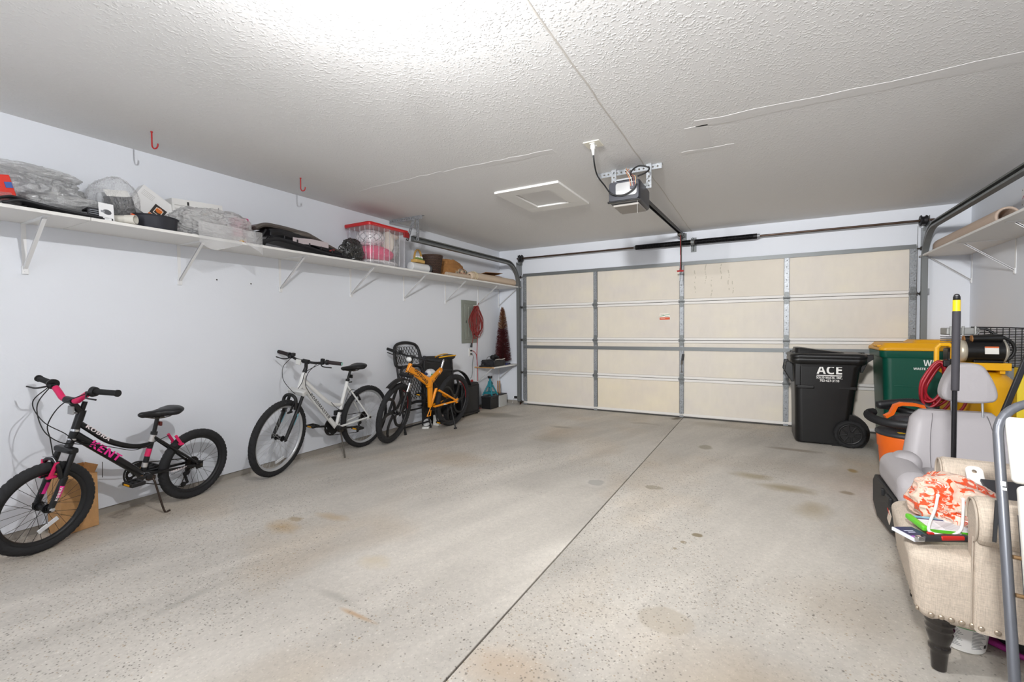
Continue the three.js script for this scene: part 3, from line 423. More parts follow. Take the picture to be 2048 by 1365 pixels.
function saddle(t, name, c, len, wid, mat, tilt = 0) {                // c = [y,z] centre
  const tb = (T, q) => { for (let i = 0; i + 1 < T.length; i++) if (q <= T[i + 1][0]) { const u = (q - T[i][0]) / (T[i + 1][0] - T[i][0]), k = u * u * (3 - 2 * u); return T[i][1] + (T[i + 1][1] - T[i][1]) * k; } return T[T.length - 1][1]; };
  const WT = [[0, .45], [.06, .8], [.2, 1], [.34, .9], [.52, .5], [.7, .29], [.88, .24], [.97, .2], [1, .1]], HT2 = [[0, .45], [.06, .8], [.18, 1], [.4, .85], [.7, .68], [.93, .62], [1, .3]], rings = [], n = 26;
  for (let i = 0; i <= n; i++) { const q = i / n, w = wid * tb(WT, q), h = .058 * tb(HT2, q), top = .012 * Math.pow(1 - q, 2) - .004 * Math.sin(q * Math.PI), r = []; for (let j = 0; j < 18; j++) { const a = j / 18 * 2 * Math.PI, ca = Math.cos(a), sa = Math.sin(a); r.push([w / 2 * Math.sign(ca) * Math.pow(Math.abs(ca), .8), top + h * (sa > 0 ? .45 : .62) * sa, (q - .5) * len]); } rings.push(r); }
  const g = loft(rings); g.rotateX(tilt).translate(0, c[0], c[1]);
  const s = obj(name, g, mat, t);
  obj('saddle_rail', [tube([[.018, -.018, -len * .3], [.02, -.035, -.05], [.02, -.035, .04], [.008, -.02, len * .36]], .0035, 14, 6), tube([[-.018, -.018, -len * .3], [-.02, -.035, -.05], [-.02, -.035, .04], [-.008, -.02, len * .36]], .0035, 14, 6), bx(.05, .012, .03, 0, -.035, 0)].map(k => k.rotateX(tilt).translate(0, c[0], c[1])), M.steel, s);
  return s;
}
function crankset(t, bb, ang, L, ring, o) {
  const y = bb[0], z = bb[1], cr = (s, a) => [s * .075, y + L * Math.sin(a), z + L * Math.cos(a)];
  obj('bottom_bracket', cyl([-.045, y, z], [.045, y, z], .021, .021, 14), o.bbMat || M.black, t);
  const teeth = []; const n = 36; for (let i = 0; i < n * 2; i++) { const a = i / (n * 2) * 2 * Math.PI, r = ring + (i % 2 ? 0 : .004); teeth.push([r * Math.cos(a), r * Math.sin(a)]); }
  const holes = [0, 1, 2, 3, 4].map(i => { const h = new THREE.Path(), a = i * 1.2566; h.absarc(ring * .58 * Math.cos(a), ring * .58 * Math.sin(a), ring * .24, 0, 6.2832, true); return h; });
  const cs = obj('crankset', [ext(teeth, .004, 0, holes).rotateY(-Math.PI / 2).translate(-.05, y, z), ...(o.guard ? [tor(ring + .008, .006, 6, 40).rotateY(Math.PI / 2).translate(-.056, y, z)] : [ext(teeth.map(p => [p[0] * .72, p[1] * .72]), .003, 0, []).rotateY(-Math.PI / 2).translate(-.043, y, z)])], o.ringMat || M.black, t);
  for (const s of [1, -1]) {
    const a = ang + (s > 0 ? 0 : Math.PI), e = cr(s, a); obj('crank_arm', [cyl([s * .06, y, z], e, .0115, .009, 8), cyl([s * .05, y, z], [s * .078, y, z], .02, .018, 14)], o.armMat || M.black, cs);
    const px = s * .075 + s * .045; const ped = [rb(.085, .022, .014, .003, px + s * .005, e[1], e[2] + .034), rb(.085, .022, .014, .003, px + s * .005, e[1], e[2] - .034), rb(.016, .022, .08, .003, px + s * .045, e[1], e[2]), rb(.012, .022, .08, .003, px - s * .035, e[1], e[2]), rb(.012, .02, .06, .003, px + s * .006, e[1], e[2]), cyl([s * .075, e[1], e[2]], [px + s * .04, e[1], e[2]], .008, .008, 8)];
    const m = obj('pedal', ped, M.black, t); objs('pedal_reflector', [rb(.05, .012, .004, .002, px + s * .005, e[1], e[2] + .0425), rb(.05, .012, .004, .002, px + s * .005, e[1], e[2] - .0425)], std(0xd99a10, .35), m, 'amber reflectors');
  }
  return cs;
}
function cassette(t, R, o) {
  const g = []; for (let i = 0; i < 6; i++) g.push(cyl([-.022 - i * .004, R, 0], [-.0235 - i * .004, R, 0], .046 - i * .005, .046 - i * .005, 22)); const c = obj('cassette', g, M.chain, t); c.userData.kind = 'stuff';
  obj('derailleur', [rb(.02, .05, .03, .006, -.055, R - .045, .012), rb(.008, .1, .02, .004, -.045, R - .11, .03, .35), cyl([-.05, R - .075, .02], [-.04, R - .075, .02], .018, .018, 14), cyl([-.05, R - .155, .045], [-.04, R - .155, .045], .018, .018, 14)], M.black, t);
  obj('chain', [polyTube([[-.05, o.bb[0] + o.ring, o.bb[1]], [-.036, R + .034, .0]], .0035, 5), polyTube([[-.05, o.bb[0] - o.ring, o.bb[1]], [-.044, R - .172, .05]], .0035, 5), polyTube([[-.05, o.bb[0] - o.ring, o.bb[1]], [-.05, o.bb[0] - o.ring * .7, o.bb[1] + o.ring * .7], [-.05, o.bb[0], o.bb[1] + o.ring], [-.05, o.bb[0] + o.ring * .7, o.bb[1] + o.ring * .7], [-.05, o.bb[0] + o.ring, o.bb[1]]], .0035, 5), polyTube([[-.044, R - .16, .062], [-.044, R - .07, .036], [-.036, R - .04, -.01]], .003, 5)], M.chain, t);
}
const steerMatrix = (top, bot, ang) => { const p = V(0, bot[0], bot[1]), a = V(0, top[0] - bot[0], top[1] - bot[1]).normalize(); return new THREE.Matrix4().makeTranslation(p.x, p.y, p.z).multiply(new THREE.Matrix4().makeRotationAxis(a, ang)).multiply(new THREE.Matrix4().makeTranslation(-p.x, -p.y, -p.z)); };
function bikeRoot(name, label, x, z, head, lean) { const t = thing(name, label, 'bicycle', [x, 0, z]); t.rotation.order = 'YXZ'; t.rotation.set(0, head, -lean); return t; }
function decal(t, name, str, a, b, x, h, mat, label, up = 1) {             // lettering from a to b ([y,z]) on the left side, plane at +x
  const dy = b[0] - a[0], dz = b[1] - a[1], L = Math.hypot(dy, dz); const g = textGeo(str, h, .0012, L).translate(0, -h / 2, 0); g.rotateY(Math.PI / 2); /* text runs toward -z */ const ang = Math.atan2(dy, -dz); g.rotateX(ang); g.translate(x, a[0], a[1]); return obj(name, g, mat, t, label);
}
const T3 = (g, m) => { const k = merge(g); if (m) k.applyMatrix4(m); return k; };

// ---- small black and pink bicycle
{ const t = bikeRoot('bicycle', 'small black bicycle with pink lettering leaning near the cardboard box', -3.735, -1.757, .19, .1), R = .255, wb = .873;
  const frame = std(0x121214, .28, .1), pink = std(0xd81f5e, .45), pinkT = std(0xe8288f, .4), wht = std(0xeadfe0, .4);
  const HT = [.756, .711], HB = [.607, .751], BB = [.283, .362], ST = [.546, .297], SM = steerMatrix(HT, HB, .1);
  wheel(t, 'rear_wheel', [R, 0], null, { R, r: .027, knob: .0022, nk: 54, rim: M.black, spoke: M.spokeDark, ns: 28 });
  wheel(t, 'front_wheel', [R, wb], SM, { R, r: .027, knob: .0022, nk: 54, rim: M.black, spoke: M.spokeDark, ns: 28, reflector: [.5, -.11, -.02] });
  const fr = obj('frame', [cyl([0, HT[0], HT[1]], [0, HB[0], HB[1]], .021, .021, 14), tube([[0, .71, .722], [0, .64, .65], [0, .565, .57], [0, .508, .47], [0, .482, .39], [0, .478, .318]], .0165, 30, 12), cyl([0, .64, .738], [0, BB[0], BB[1]], .025, .024, 14), cyl([0, BB[0], BB[1]], [0, ST[0], ST[1]], .0165, .0165, 12),
    ...[1, -1].flatMap(s => [cyl([s * .02, BB[0], BB[1] - .03], [s * .055, R, .01], .011, .009, 10), cyl([s * .014, ST[0] - .02, ST[1] + .004], [s * .055, R, 0], .009, .008, 10), bx(.005, .05, .05, s * .056, R, .005)]), cyl([-.02, BB[0], BB[1] - .03], [.02, BB[0], BB[1] - .03], .011, .011, 8)], frame, t);
  objs('head_band', [cyl([0, .66, .737], [0, .672, .7335], .0225, .0225, 14), cyl([0, .612, .7495], [0, .62, .7475], .0225, .0225, 14)], M.chrome, fr);
  decal(fr, 'frame_lettering', 'KENT', [.577, .665], [.437, .51], .0255, .042, pinkT, 'pink KENT lettering'); decal(fr, 'frame_lettering', 'KOBRA', [.685, .688], [.57, .565], .017, .019, wht, 'pale KOBRA lettering'); decal(fr, 'frame_lettering', 'TERRAIN', [.262, .21], [.268, .1], .052, .012, wht, 'pale TERRAIN lettering');
  objs('tube_sticker', [cyl([0, .33, .3505], [0, .36, .344], .0172, .0172, 12), cyl([0, .495, .311], [0, .54, .3], .0172, .0172, 12)], std(0xc9c6c4, .3, .6), fr); obj('tube_sticker', cyl([0, .4, .334], [0, .45, .322], .0171, .0171, 12), pink, fr, 'pink sticker');
  obj('seat_post', cyl([0, ST[0] - .02, ST[1] + .004], [0, .655, .278], .0125, .0125, 12), frame, t); obj('seat_clamp', [cyl([0, ST[0] - .006, ST[1]], [0, ST[0] + .014, ST[1] - .003], .02, .02, 12)], M.black, t);
  saddle(t, 'saddle', [.69, .262], .27, .165, std(0x17171a, .42), -.02);
  obj('rear_reflector', [rb(.04, .03, .014, .004, 0, .61, .262), bx(.012, .012, .03, 0, .612, .275)], std(0x5a1f1a, .3), t, 'red rear reflector');
  // steering assembly
  const crown = [.575, .765], A = [R, wb];
  const fork = obj('fork', [...[1, -1].flatMap(s => [cyl([s * .055, .56, .772], [s * .055, .40, .822], .015, .015, 12), cyl([s * .055, .42, .812], [s * .056, R, wb], .018, .015, 12), rb(.012, .04, .03, .006, s * .058, R, wb)]), cyl([0, .61, .75], [0, .555, .775], .019, .019, 12), rb(.14, .034, .045, .012, 0, .562, .775), tube([[.056, .42, .83], [.05, .5, .845], [0, .53, .845], [-.05, .5, .845], [-.056, .42, .83]], .012, 24, 8)].map(g => T3([g], SM)), frame, t);
  objs('fork_sticker', [1, -1].map(s => T3([cyl([s * .0555, .375, .8275], [s * .0555, .315, .849], .0178, .0172, 12)], SM)), pinkT, fork, 'pink fork stickers');
  obj('axle_nut', T3([cyl([.06, R, wb], [.076, R, wb], .012, .011, 6)], SM), M.chrome, fork);
  { const g = textGeo('KOBRA', .013, .001, .075); g.rotateZ(Math.PI / 2); g.rotateY(Math.PI / 2); g.rotateX(.36 * -1); g.translate(.0742, .3, .855); obj('frame_lettering', T3([g], SM), wht, fork, 'white KOBRA lettering'); }
  for (const s of [1, -1]) { const b = obj('brake_arm', T3([rb(.012, .1, .02, .004, s * .04, .47, .858, -.2, 0, s * -.25), rb(.02, .014, .045, .004, s * .03, .43, .86)], SM), pink, t); obj('brake_pad', T3([rb(.014, .014, .05, .004, s * .024, .425, .853)], SM), M.blackRub, b); }
  obj('brake_noodle', T3([tube([[.06, .52, .86], [.03, .545, .86], [-.04, .535, .86]], .0025, 14, 6)], SM), M.chrome, t);
  const stem = obj('stem', [cyl([0, .745, .714], [0, .83, .69], .013, .013, 12), cyl([0, .765, .708], [0, .848, .765], .017, .017, 12), cyl([0, .78, .704], [0, .72, .72], .022, .022, 12), cyl([-.03, .85, .767], [.03, .85, .767], .021, .021, 12)].map(g => T3([g], SM)), frame, t);
  const bar = obj('handlebar', [T3([tube([[-.30, .93, .735], [-.19, .925, .75], [-.12, .905, .762], [-.06, .858, .767], [0, .85, .767], [.06, .858, .767], [.12, .905, .762], [.19, .925, .75], [.30, .93, .735]], .0115, 60, 10)], SM)], frame, t);
  for (const s of [1, -1]) { obj('bar_sleeve', T3([tube([[s * .035, .851, .767], [s * .06, .858, .767], [s * .09, .882, .765], [s * .125, .907, .762]], .0165, 14, 10)], SM), pink, bar, 'pink bar sleeve'); obj('grip', T3([cyl([s * .17, .924, .753], [s * .305, .931, .734], .0165, .016, 14), cyl([s * .296, .9305, .735], [s * .306, .931, .734], .02, .02, 14)], SM), M.blackRub, bar); obj('brake_lever', T3([rb(.03, .02, .03, .006, s * .145, .915, .77), tube([[s * .15, .912, .785], [s * .19, .9, .815], [s * .26, .9, .815]], .005, 14, 6)], SM), M.black, bar); obj('shifter', T3([cyl([s * .150, .921, .757], [s * .17, .923, .753], .03, .026, 18)], SM), M.black, bar); }
  obj('front_reflector', T3([rb(.04, .05, .012, .004, 0, .79, .76), bx(.01, .01, .04, 0, .77, .735)], SM), std(0x9a9a9c, .3), t, 'grey front reflector');
  obj('cable', [T3([tube([[.14, .912, .785], [.1, .86, .87], [.06, .75, .905], [.05, .66, .885], [.045, .56, .865]], .0028, 40, 6)], SM)], M.black, t); obj('cable', T3([tube([[-.15, .912, .785], [-.1, .84, .88], [-.02, .74, .87], [.02, .66, .79], [.03, .615, .76], [.03, .575, .7]], .0028, 40, 6)], null), M.black, t); obj('cable', tube([[-.16, .915, .77], [-.1, .82, .86], [0, .7, .88], [.03, .62, .82], [.028, .59, .74], [.028, .56, .66], [.026, .53, .62]], .0028, 40, 6), M.black, t); obj('cable', tube([[.03, .6, .72], [.024, .52, .55], [.022, .47, .42], [.03, .5, .3], [.03, .515, .24], [.02, .52, .21]], .0025, 40, 6), M.black, t);
  const rbk = obj('brake_arm', [rb(.012, .085, .018, .004, .038, .475, .155, .55), rb(.03, .014, .03, .004, .034, .44, .135)], pink, t); obj('brake_arm', [rb(.012, .085, .018, .004, -.038, .475, .155, .55), rb(.03, .014, .03, .004, -.034, .44, .135)], pink, t); obj('brake_pad', rb(.014, .014, .05, .004, .024, .435, .15, .6), M.blackRub, rbk);
  crankset(t, BB, .05, .125, .066, { guard: true, bbMat: M.chrome, ringMat: M.black }); cassette(t, R, { bb: BB, ring: .066 });
  obj('kickstand', [tube([[.04, .25, .32], [.06, .22, .315], [.112, .03, .285], [.118, .0185, .26], [.118, .0185, .25]], .0065, 24, 8), rb(.03, .03, .05, .006, .03, .255, .325)], std(0x4a3f3a, .35, .7), t);
  obj('axle_nut', cyl([.056, R, 0], [.07, R, 0], .011, .011, 6), M.steel, t);
}
// ---- white step-through mountain bike
{ const t = bikeRoot('bicycle', 'white mountain bicycle with silver rims and black fork against the left wall', -3.73, -3.396, .07, .1), R = .326, wb = 1.033;
  const frame = std(0xe4e4e2, .3), txt = std(0x6f7072, .4, .3);
  const HT = [.865, .795], HB = [.735, .836], BB = [.288, .396], ST = [.739, .277], SM = steerMatrix(HT, HB, .24);
  wheel(t, 'rear_wheel', [R, 0], null, { R, r: .026, knob: .003, nk: 62, rim: M.rimSilver, spoke: M.spokeSilver, ns: 36 });
  wheel(t, 'front_wheel', [R, wb], SM, { R, r: .026, knob: .003, nk: 62, rim: M.rimSilver, spoke: M.spokeSilver, ns: 36, reflector: [.2, -.2, -.02] });
  const fr = obj('frame', [cyl([0, HT[0], HT[1]], [0, HB[0], HB[1]], .0215, .0215, 14), tube([[0, .8, .8], [0, .7, .69], [0, .6, .57], [0, .53, .47], [0, .508, .4], [0, .507, .335]], .0175, 30, 12), cyl([0, .76, .822], [0, BB[0], BB[1]], .024, .022, 14), cyl([0, BB[0], BB[1]], [0, ST[0], ST[1]], .0165, .0165, 12), ext([[.74, .83], [.70, .79], [.79, .785], [.8, .8]].map(p => [p[1], p[0]]), .02, .004).rotateY(-Math.PI / 2),
    ...[1, -1].flatMap(s => [cyl([s * .022, BB[0], BB[1] - .03], [s * .06, R, .01], .0115, .009, 10), cyl([s * .014, ST[0] - .05, ST[1] + .012], [s * .06, R, 0], .009, .008, 10), bx(.005, .045, .05, s * .061, R, .005)])], frame, t);
  decal(fr, 'frame_lettering', 'ROADMASTER', [.665, .735], [.4, .5], .0245, .027, txt, 'grey ROADMASTER lettering');
  obj('seat_post', cyl([0, ST[0] - .02, ST[1] + .004], [0, .84, .245], .0127, .0127, 12), M.black, t); saddle(t, 'saddle', [.868, .215], .3, .17, std(0x141416, .45), .02);
  obj('rear_reflector', [rb(.04, .035, .018, .004, 0, .775, .235), bx(.01, .012, .03, 0, .775, .25)], M.black, t); obj('seat_clamp', [cyl([0, ST[0] - .01, ST[1]], [0, ST[0] + .012, ST[1] - .003], .02, .02, 12), bx(.01, .01, .04, .01, ST[0] - .02, ST[1] - .03)], M.black, t);
  const fk = obj('fork', [...[1, -1].flatMap(s => [cyl([s * .062, .70, .86], [s * .062, .52, .93], .0135, .0135, 12), cyl([s * .062, .56, .912], [s * .063, R, wb], .0175, .014, 12), rb(.012, .04, .03, .006, s * .065, R, wb)]), tube([[.062, .57, .95], [.055, .66, .95], [0, .69, .95], [-.055, .66, .95], [-.062, .57, .95]], .014, 24, 8)].map(g => T3([g], SM)), M.black, t);
  obj('fork_crown', T3([rb(.165, .05, .055, .014, 0, .7, .862, .35), cyl([0, .735, .836], [0, .69, .86], .02, .02, 12)], SM), std(0xd6d6d4, .3, .2), fk, 'silver white fork crown'); objs('fork_sticker', [1, -1].map(s => T3([cyl([s * .0622, .53, .924], [s * .0624, .44, .968], .018, .0165, 12)], SM)), std(0x6fb0c4, .4), fk, 'pale blue fork decals');
  for (const s of [1, -1]) { const b = obj('brake_arm', T3([rb(.012, .11, .02, .004, s * .045, .6, .965, -.2, 0, s * -.2), rb(.02, .014, .045, .004, s * .034, .545, .975)], SM), M.black, t); obj('brake_pad', T3([rb(.014, .014, .05, .004, s * .026, .54, .972)], SM), M.blackRub, b); const c = obj('brake_arm', [rb(.012, .095, .018, .004, s * .04, .57, .155, .55), rb(.03, .014, .03, .004, s * .036, .53, .14)], M.black, t); obj('brake_pad', rb(.014, .014, .05, .004, s * .026, .525, .145, .6), M.blackRub, c); }
  obj('stem', [cyl([0, .86, .797], [0, .915, .78], .0215, .014, 12), cyl([0, .91, .782], [0, .962, .787], .015, .015, 12), cyl([-.03, .965, .79], [.03, .965, .79], .02, .02, 12)].map(g => T3([g], SM)), M.black, t);
  const bar = obj('handlebar', T3([tube([[-.32, .995, .745], [-.2, .99, .765], [-.1, .968, .788], [0, .965, .79], [.1, .968, .788], [.2, .99, .765], [.32, .995, .745]], .0115, 50, 10)], SM), M.black, t);
  for (const s of [1, -1]) { obj('grip', T3([cyl([s * .2, .99, .764], [s * .325, .9952, .744], .0175, .0165, 14)], SM), std(0x2a2022, .8), bar); obj('grip_cap', T3([cyl([s * .322, .9952, .744], [s * .328, .9952, .743], .0155, .0155, 14)], SM), std(0x9fd0c8, .4), bar, 'pale green grip end'); obj('brake_lever', T3([rb(.035, .024, .035, .006, s * .16, .978, .79), tube([[s * .16, .97, .805], [s * .2, .958, .83], [s * .28, .962, .825]], .0055, 14, 6)], SM), M.black, bar); obj('shifter', T3([cyl([s * .185, .988, .767], [s * .205, .99, .764], .024, .022, 16), rb(.03, .03, .03, .006, s * .15, 1.0, .77)], SM), M.black, bar); }
  obj('front_reflector', T3([rb(.05, .05, .014, .006, -.05, .955, .825), bx(.012, .012, .03, -.05, .962, .81)], SM), std(0xd4d4d0, .25), t, 'clear front reflector');
  obj('cable', T3([tube([[-.15, .97, .8], [-.14, .9, .9], [-.1, .8, .93], [-.02, .72, .92], [.03, .7, .93]], .0028, 40, 6)], SM), M.black, t); obj('cable', T3([tube([[.15, .97, .8], [.09, .9, .9], [.05, .8, .88], [.02, .735, .885]], .0028, 40, 6)], SM), M.black, t); obj('cable', tube([[.14, .96, .79], [.11, .88, .85], [.05, .77, .82], [.03, .7, .77], [.03, .66, .74]], .0028, 40, 6), M.black, t); obj('cable', tube([[.022, .55, .49], [.03, .49, .43], [.035, .455, .36], [.03, .5, .33], [.03, .6, .29], [.03, .645, .24], [.02, .62, .17]], .0026, 40, 6), M.black, t);
  crankset(t, BB, Math.PI + .12, .165, .092, {}); cassette(t, R, { bb: BB, ring: .092 }); obj('front_derailleur', [rb(.03, .05, .05, .008, -.03, .42, .37), cyl([0, .43, .355], [0, .455, .35], .021, .021, 12)], M.black, t);
  obj('kickstand', [tube([[.03, .245, .36], [.05, .22, .37], [.15, .03, .408], [.156, .0165, .413]], .007, 24, 8), rb(.04, .03, .05, .006, .02, .25, .355)], M.steel, t); obj('axle_nut', cyl([.062, R, 0], [.078, R, 0], .011, .011, 6), M.steel, t);
}
// ---- orange folding bike with mag wheels
{ const t = bikeRoot('bicycle', 'orange folding mountain bicycle with black mag wheels and fenders', -3.525, -4.668, -.014, .1), R = .331, wb = 1.02;
  const frame = std(0xf5970f, .32), txt = std(0x1b1712, .4);
  const HT = [.858, .826], HB = [.762, .868], BB = [.29, .43], SM = steerMatrix(HT, HB, .27);
  const wo = { R, r: .028, knob: .0024, nk: 60, rim: M.black, mag: true };
  wheel(t, 'rear_wheel', [R, 0], null, wo); wheel(t, 'front_wheel', [R, wb], SM, wo);
  const beam = (a, b, w, h0, h1) => { const d = V(0, b[0] - a[0], b[1] - a[1]), u = V(0, d.z, -d.y).normalize(), ring = (p, h) => rrect(w, h, Math.min(w, h) * .35, 3).map(([x, k]) => [x, p[0] + u.y * k, p[1] + u.z * k]); return loft([ring(a, h0), ring([(a[0] + b[0]) / 2, (a[1] + b[1]) / 2], (h0 + h1) / 2), ring(b, h1)]); };
  const fr = obj('frame', [cyl([0, HT[0], HT[1]], [0, HB[0], HB[1]], .024, .026, 14), beam([.80, .84], [.60, .47], .045, .075, .1), beam([.60, .50], [.75, .285], .042, .09, .055), cyl([0, .70, .32], [0, .765, .285], .022, .022, 12), beam([.62, .475], [.31, .445], .04, .075, .055), rb(.052, .1, .07, .012, 0, .6, .487)], frame, t);
  obj('fold_hinge', [rb(.06, .09, .02, .004, 0, .61, .49), cyl([0, .56, .49], [0, .66, .49], .009, .009, 8)], frame, fr);
  obj('swing_arm', [beam([.52, .35], [.36, .03], .03, .045, .035), ...[1, -1].flatMap(s => [cyl([s * .03, .5, .33], [s * .062, R, 0], .014, .011, 10), cyl([s * .03, .31, .41], [s * .062, R, 0], .014, .011, 10), rb(.008, .06, .05, .004, s * .064, R, 0)]), cyl([0, .53, .35], [0, .32, .43], .018, .018, 10)].slice(1), frame, t);
  decal(fr, 'frame_lettering', 'OUTROAD', [.795, .775], [.615, .545], .0232, .038, txt, 'black OUTROAD lettering'); decal(fr, 'frame_lettering', 'X-100', [.605, .475], [.7, .325], .0222, .03, txt);
  obj('chainstay_sticker', rb(.003, .014, .07, .001, .0555, .318, .22, -.05), std(0xe9e6df, .4), fr); obj('tube_sticker', rb(.003, .02, .02, .001, .0222, .73, .335), std(0xe6c0c8, .4), fr);
  obj('stirrup', [polyTube([[.012, .31, .445], [.012, .205, .50], [.012, .205, .44], [.012, .3, .435]], .006, 8)], frame, t, 'orange wire stand loop'); 
  obj('shock', [cyl([0, .6, .42], [0, .54, .36], .02, .02, 12), ...[0, 1, 2, 3].map(i => tor(.022, .005, 6, 14).rotateX(Math.PI / 2).rotateX(-.8).translate(0, .595 - i * .016, .415 - i * .016))], M.black, t);
  obj('seat_post', cyl([0, .75, .285], [0, .87, .243], .0135, .0135, 12), M.chrome, t, 'chrome seat post'); const sd = saddle(t, 'saddle', [.9, .225], .29, .17, std(0x19191b, .5), -.03);
  objs('saddle_trim', [tube([[.03, .905, .37], [.055, .917, .26], [.08, .922, .15], [.06, .92, .09]], .008, 24, 8), tube([[-.03, .905, .37], [-.055, .917, .26], [-.08, .922, .15], [-.06, .92, .09]], .008, 24, 8)], std(0xe8a80e, .4), sd, 'yellow saddle edge');
  const fk = obj('fork', [...[1, -1].flatMap(s => [cyl([s * .065, .70, .885], [s * .066, R, wb], .018, .014, 12), rb(.012, .04, .03, .006, s * .068, R, wb)]), rb(.165, .04, .05, .012, 0, .735, .885), cyl([0, .765, .867], [0, .72, .887], .02, .02, 12)].map(g => T3([g], SM)), M.black, t);
  objs('stanchion', [1, -1].map(s => T3([cyl([s * .065, .66, .9], [s * .065, .57, .935], .0195, .0195, 12)], SM)), M.chrome, fk, 'chrome stanchions'); 
  const fender = (c, a0, a1, rr, w) => { const path = [], n = 24; for (let i = 0; i <= n; i++) { const a = a0 + (a1 - a0) * i / n; path.push([0, c[0] + rr * Math.sin(a), c[1] + rr * Math.cos(a)]); } return sweep([[-w, .012], [-w * .7, 0], [0, -.006], [w * .7, 0], [w, .012], [w, .014], [w * .7, .003], [0, -.003], [-w * .7, .003], [-w, .014]], path, [1, 0, 0]); };
  obj('front_fender', T3([fender([R, wb], .95, 2.05, .385, .034)], SM), M.black, t); obj('rear_fender', fender([R, 0], 1.35, 2.75, .385, .034), M.black, t);
  obj('fender_stay', cyl([0, .72, .06], [0, .74, .27], .008, .008, 8), M.black, t);
  obj('stem', [cyl([0, .86, .826], [0, .93, .815], .02, .014, 12), rb(.05, .035, .05, .01, 0, .94, .825)].map(g => T3([g], SM)), M.black, t);
  const bar = obj('handlebar', T3([tube([[-.33, .955, .79], [-.1, .942, .828], [0, .94, .83], [.1, .942, .828], [.33, .955, .79]], .0115, 40, 10)], SM), M.black, t);
  for (const s of [1, -1]) { obj('grip', T3([cyl([s * .21, .9485, .81], [s * .335, .9553, .789], .017, .0165, 14)], SM), M.blackRub, bar); obj('brake_lever', T3([rb(.035, .024, .035, .006, s * .17, .94, .83), tube([[s * .17, .935, .845], [s * .21, .925, .87], [s * .29, .93, .86]], .0055, 14, 6), rb(.035, .03, .03, .006, s * .15, .965, .815)], SM), M.black, bar); }
  obj('headlight', T3([sph(.034, 0, .915, .88, 14, 10, 1, .8, .6), bx(.014, .02, .04, 0, .93, .86)], SM), std(0xdfe0de, .2), t, 'clear front lamp');
  obj('cable', T3([tube([[.16, .935, .85], [.08, .88, .93], [.04, .78, .94], [.05, .7, .93]], .0028, 30, 6)], SM), M.black, t); obj('cable', tube([[-.14, .94, .86], [-.02, .86, .95], [.04, .78, .9], [.035, .74, .8], [.03, .7, .7]], .0028, 30, 6), M.black, t);
  crankset(t, BB, -1.9, .165, .088, {}); cassette(t, R, { bb: BB, ring: .088 });
  obj('kickstand', [tube([[.06, .27, .12], [.075, .25, .122], [.165, .05, .14], [.176, .026, .142]], .0085, 24, 8), rb(.026, .016, .04, .004, .178, .0265, .146), rb(.03, .04, .05, .006, .055, .27, .12)], M.black, t); objs('brake_caliper', [rb(.03, .05, .03, .006, .045, R + .06, .04), T3([rb(.03, .05, .03, .006, .045, R + .06, wb - .05)], SM)], M.steel, t); obj('axle_nut', cyl([.064, R, 0], [.08, R, 0], .012, .012, 6), M.chrome, t);
}
// ---------------------------------------------------------------- things on the long left shelf (top at SH)
const bubbleBump = tex(256, 256, (x, y) => { const u = (x % 16) - 8, w = ((y + (Math.floor(x / 16) % 2) * 8) % 16) - 8, r = Math.hypot(u, w); const v = r < 6 ? 110 + 145 * Math.sqrt(1 - r * r / 36) : 90; return [v, v, v]; }, false); bubbleBump.repeat.set(9, 9);
M.bubble = phy({ color: 0xffffff, roughness: .8, transmission: .45, thickness: 0, transparent: true, opacity: .6, bumpMap: bubbleBump, bumpScale: .004, side: THREE.DoubleSide, clearcoat: 1, clearcoatRoughness: .12 });
M.bubbleThin = M.bubble.clone(); M.bubbleThin.opacity = .34; M.bubbleThin.roughness = .5;
M.clear = phy({ color: 0xf6f6f8, roughness: .16, transmission: .86, thickness: 0, ior: 1.3, side: THREE.DoubleSide, clearcoat: .6, clearcoatRoughness: .15 });
M.blackBag = phy({ color: 0x0c0c0e, roughness: .28, clearcoat: 1, clearcoatRoughness: .12 });
M.felt = std(0x2b2b2e, .95, 0, { bumpMap: plasterBump, bumpScale: .003 });
const kraftTex = tex(256, 256, (x, y) => { const v = 1 + (fbm(x / 30, y / 30, 3, 41) - .5) * .12 + (hash2(x, y, 7) - .5) * .05; return [196 * v, 150 * v, 100 * v]; }); M.kraft = std(0xffffff, .8, 0, { map: kraftTex }); M.kraftDark = std(0xddcdb4, .85, 0, { map: kraftTex });
// black-and-white part inside a heap of bubble wrap
{ const t = thing('bubble_wrap_bundle', 'big crumpled heap of clear bubble wrap on the left shelf', 'bubble wrap', [-3.73, SH + .03, -.93]);
  obj('wrap', boxUV(blob(.145, .15, .235, 21, .24, 2.4, -.7, 6, v => { if (v.y > .17) v.x -= .02; }, .8)), M.bubble, t); obj('flap', boxUV(blob(.06, .045, .16, 24, .3, 3, -.6, 5).rotateX(.12).translate(.125, .018, -.12)), M.bubble, t); obj('top_fold', boxUV(blob(.07, .04, .17, 26, .3, 3, -.6, 5).translate(.02, .2, -.02)), M.bubble, t);
  const p = thing('wrapped_part', 'dark plastic part showing through the bubble wrap heap', 'car part', [-3.73, SH + .035, -1.0]); obj('shell', [rb(.1, .1, .2, .03, .01, .06, 0, .1), rb(.05, .06, .16, .02, .05, .03, .02)], std(0x6a6b70, .5), p); obj('label', rb(.004, .06, .05, .001, .066, .09, -.04, .1), M.white, p); }
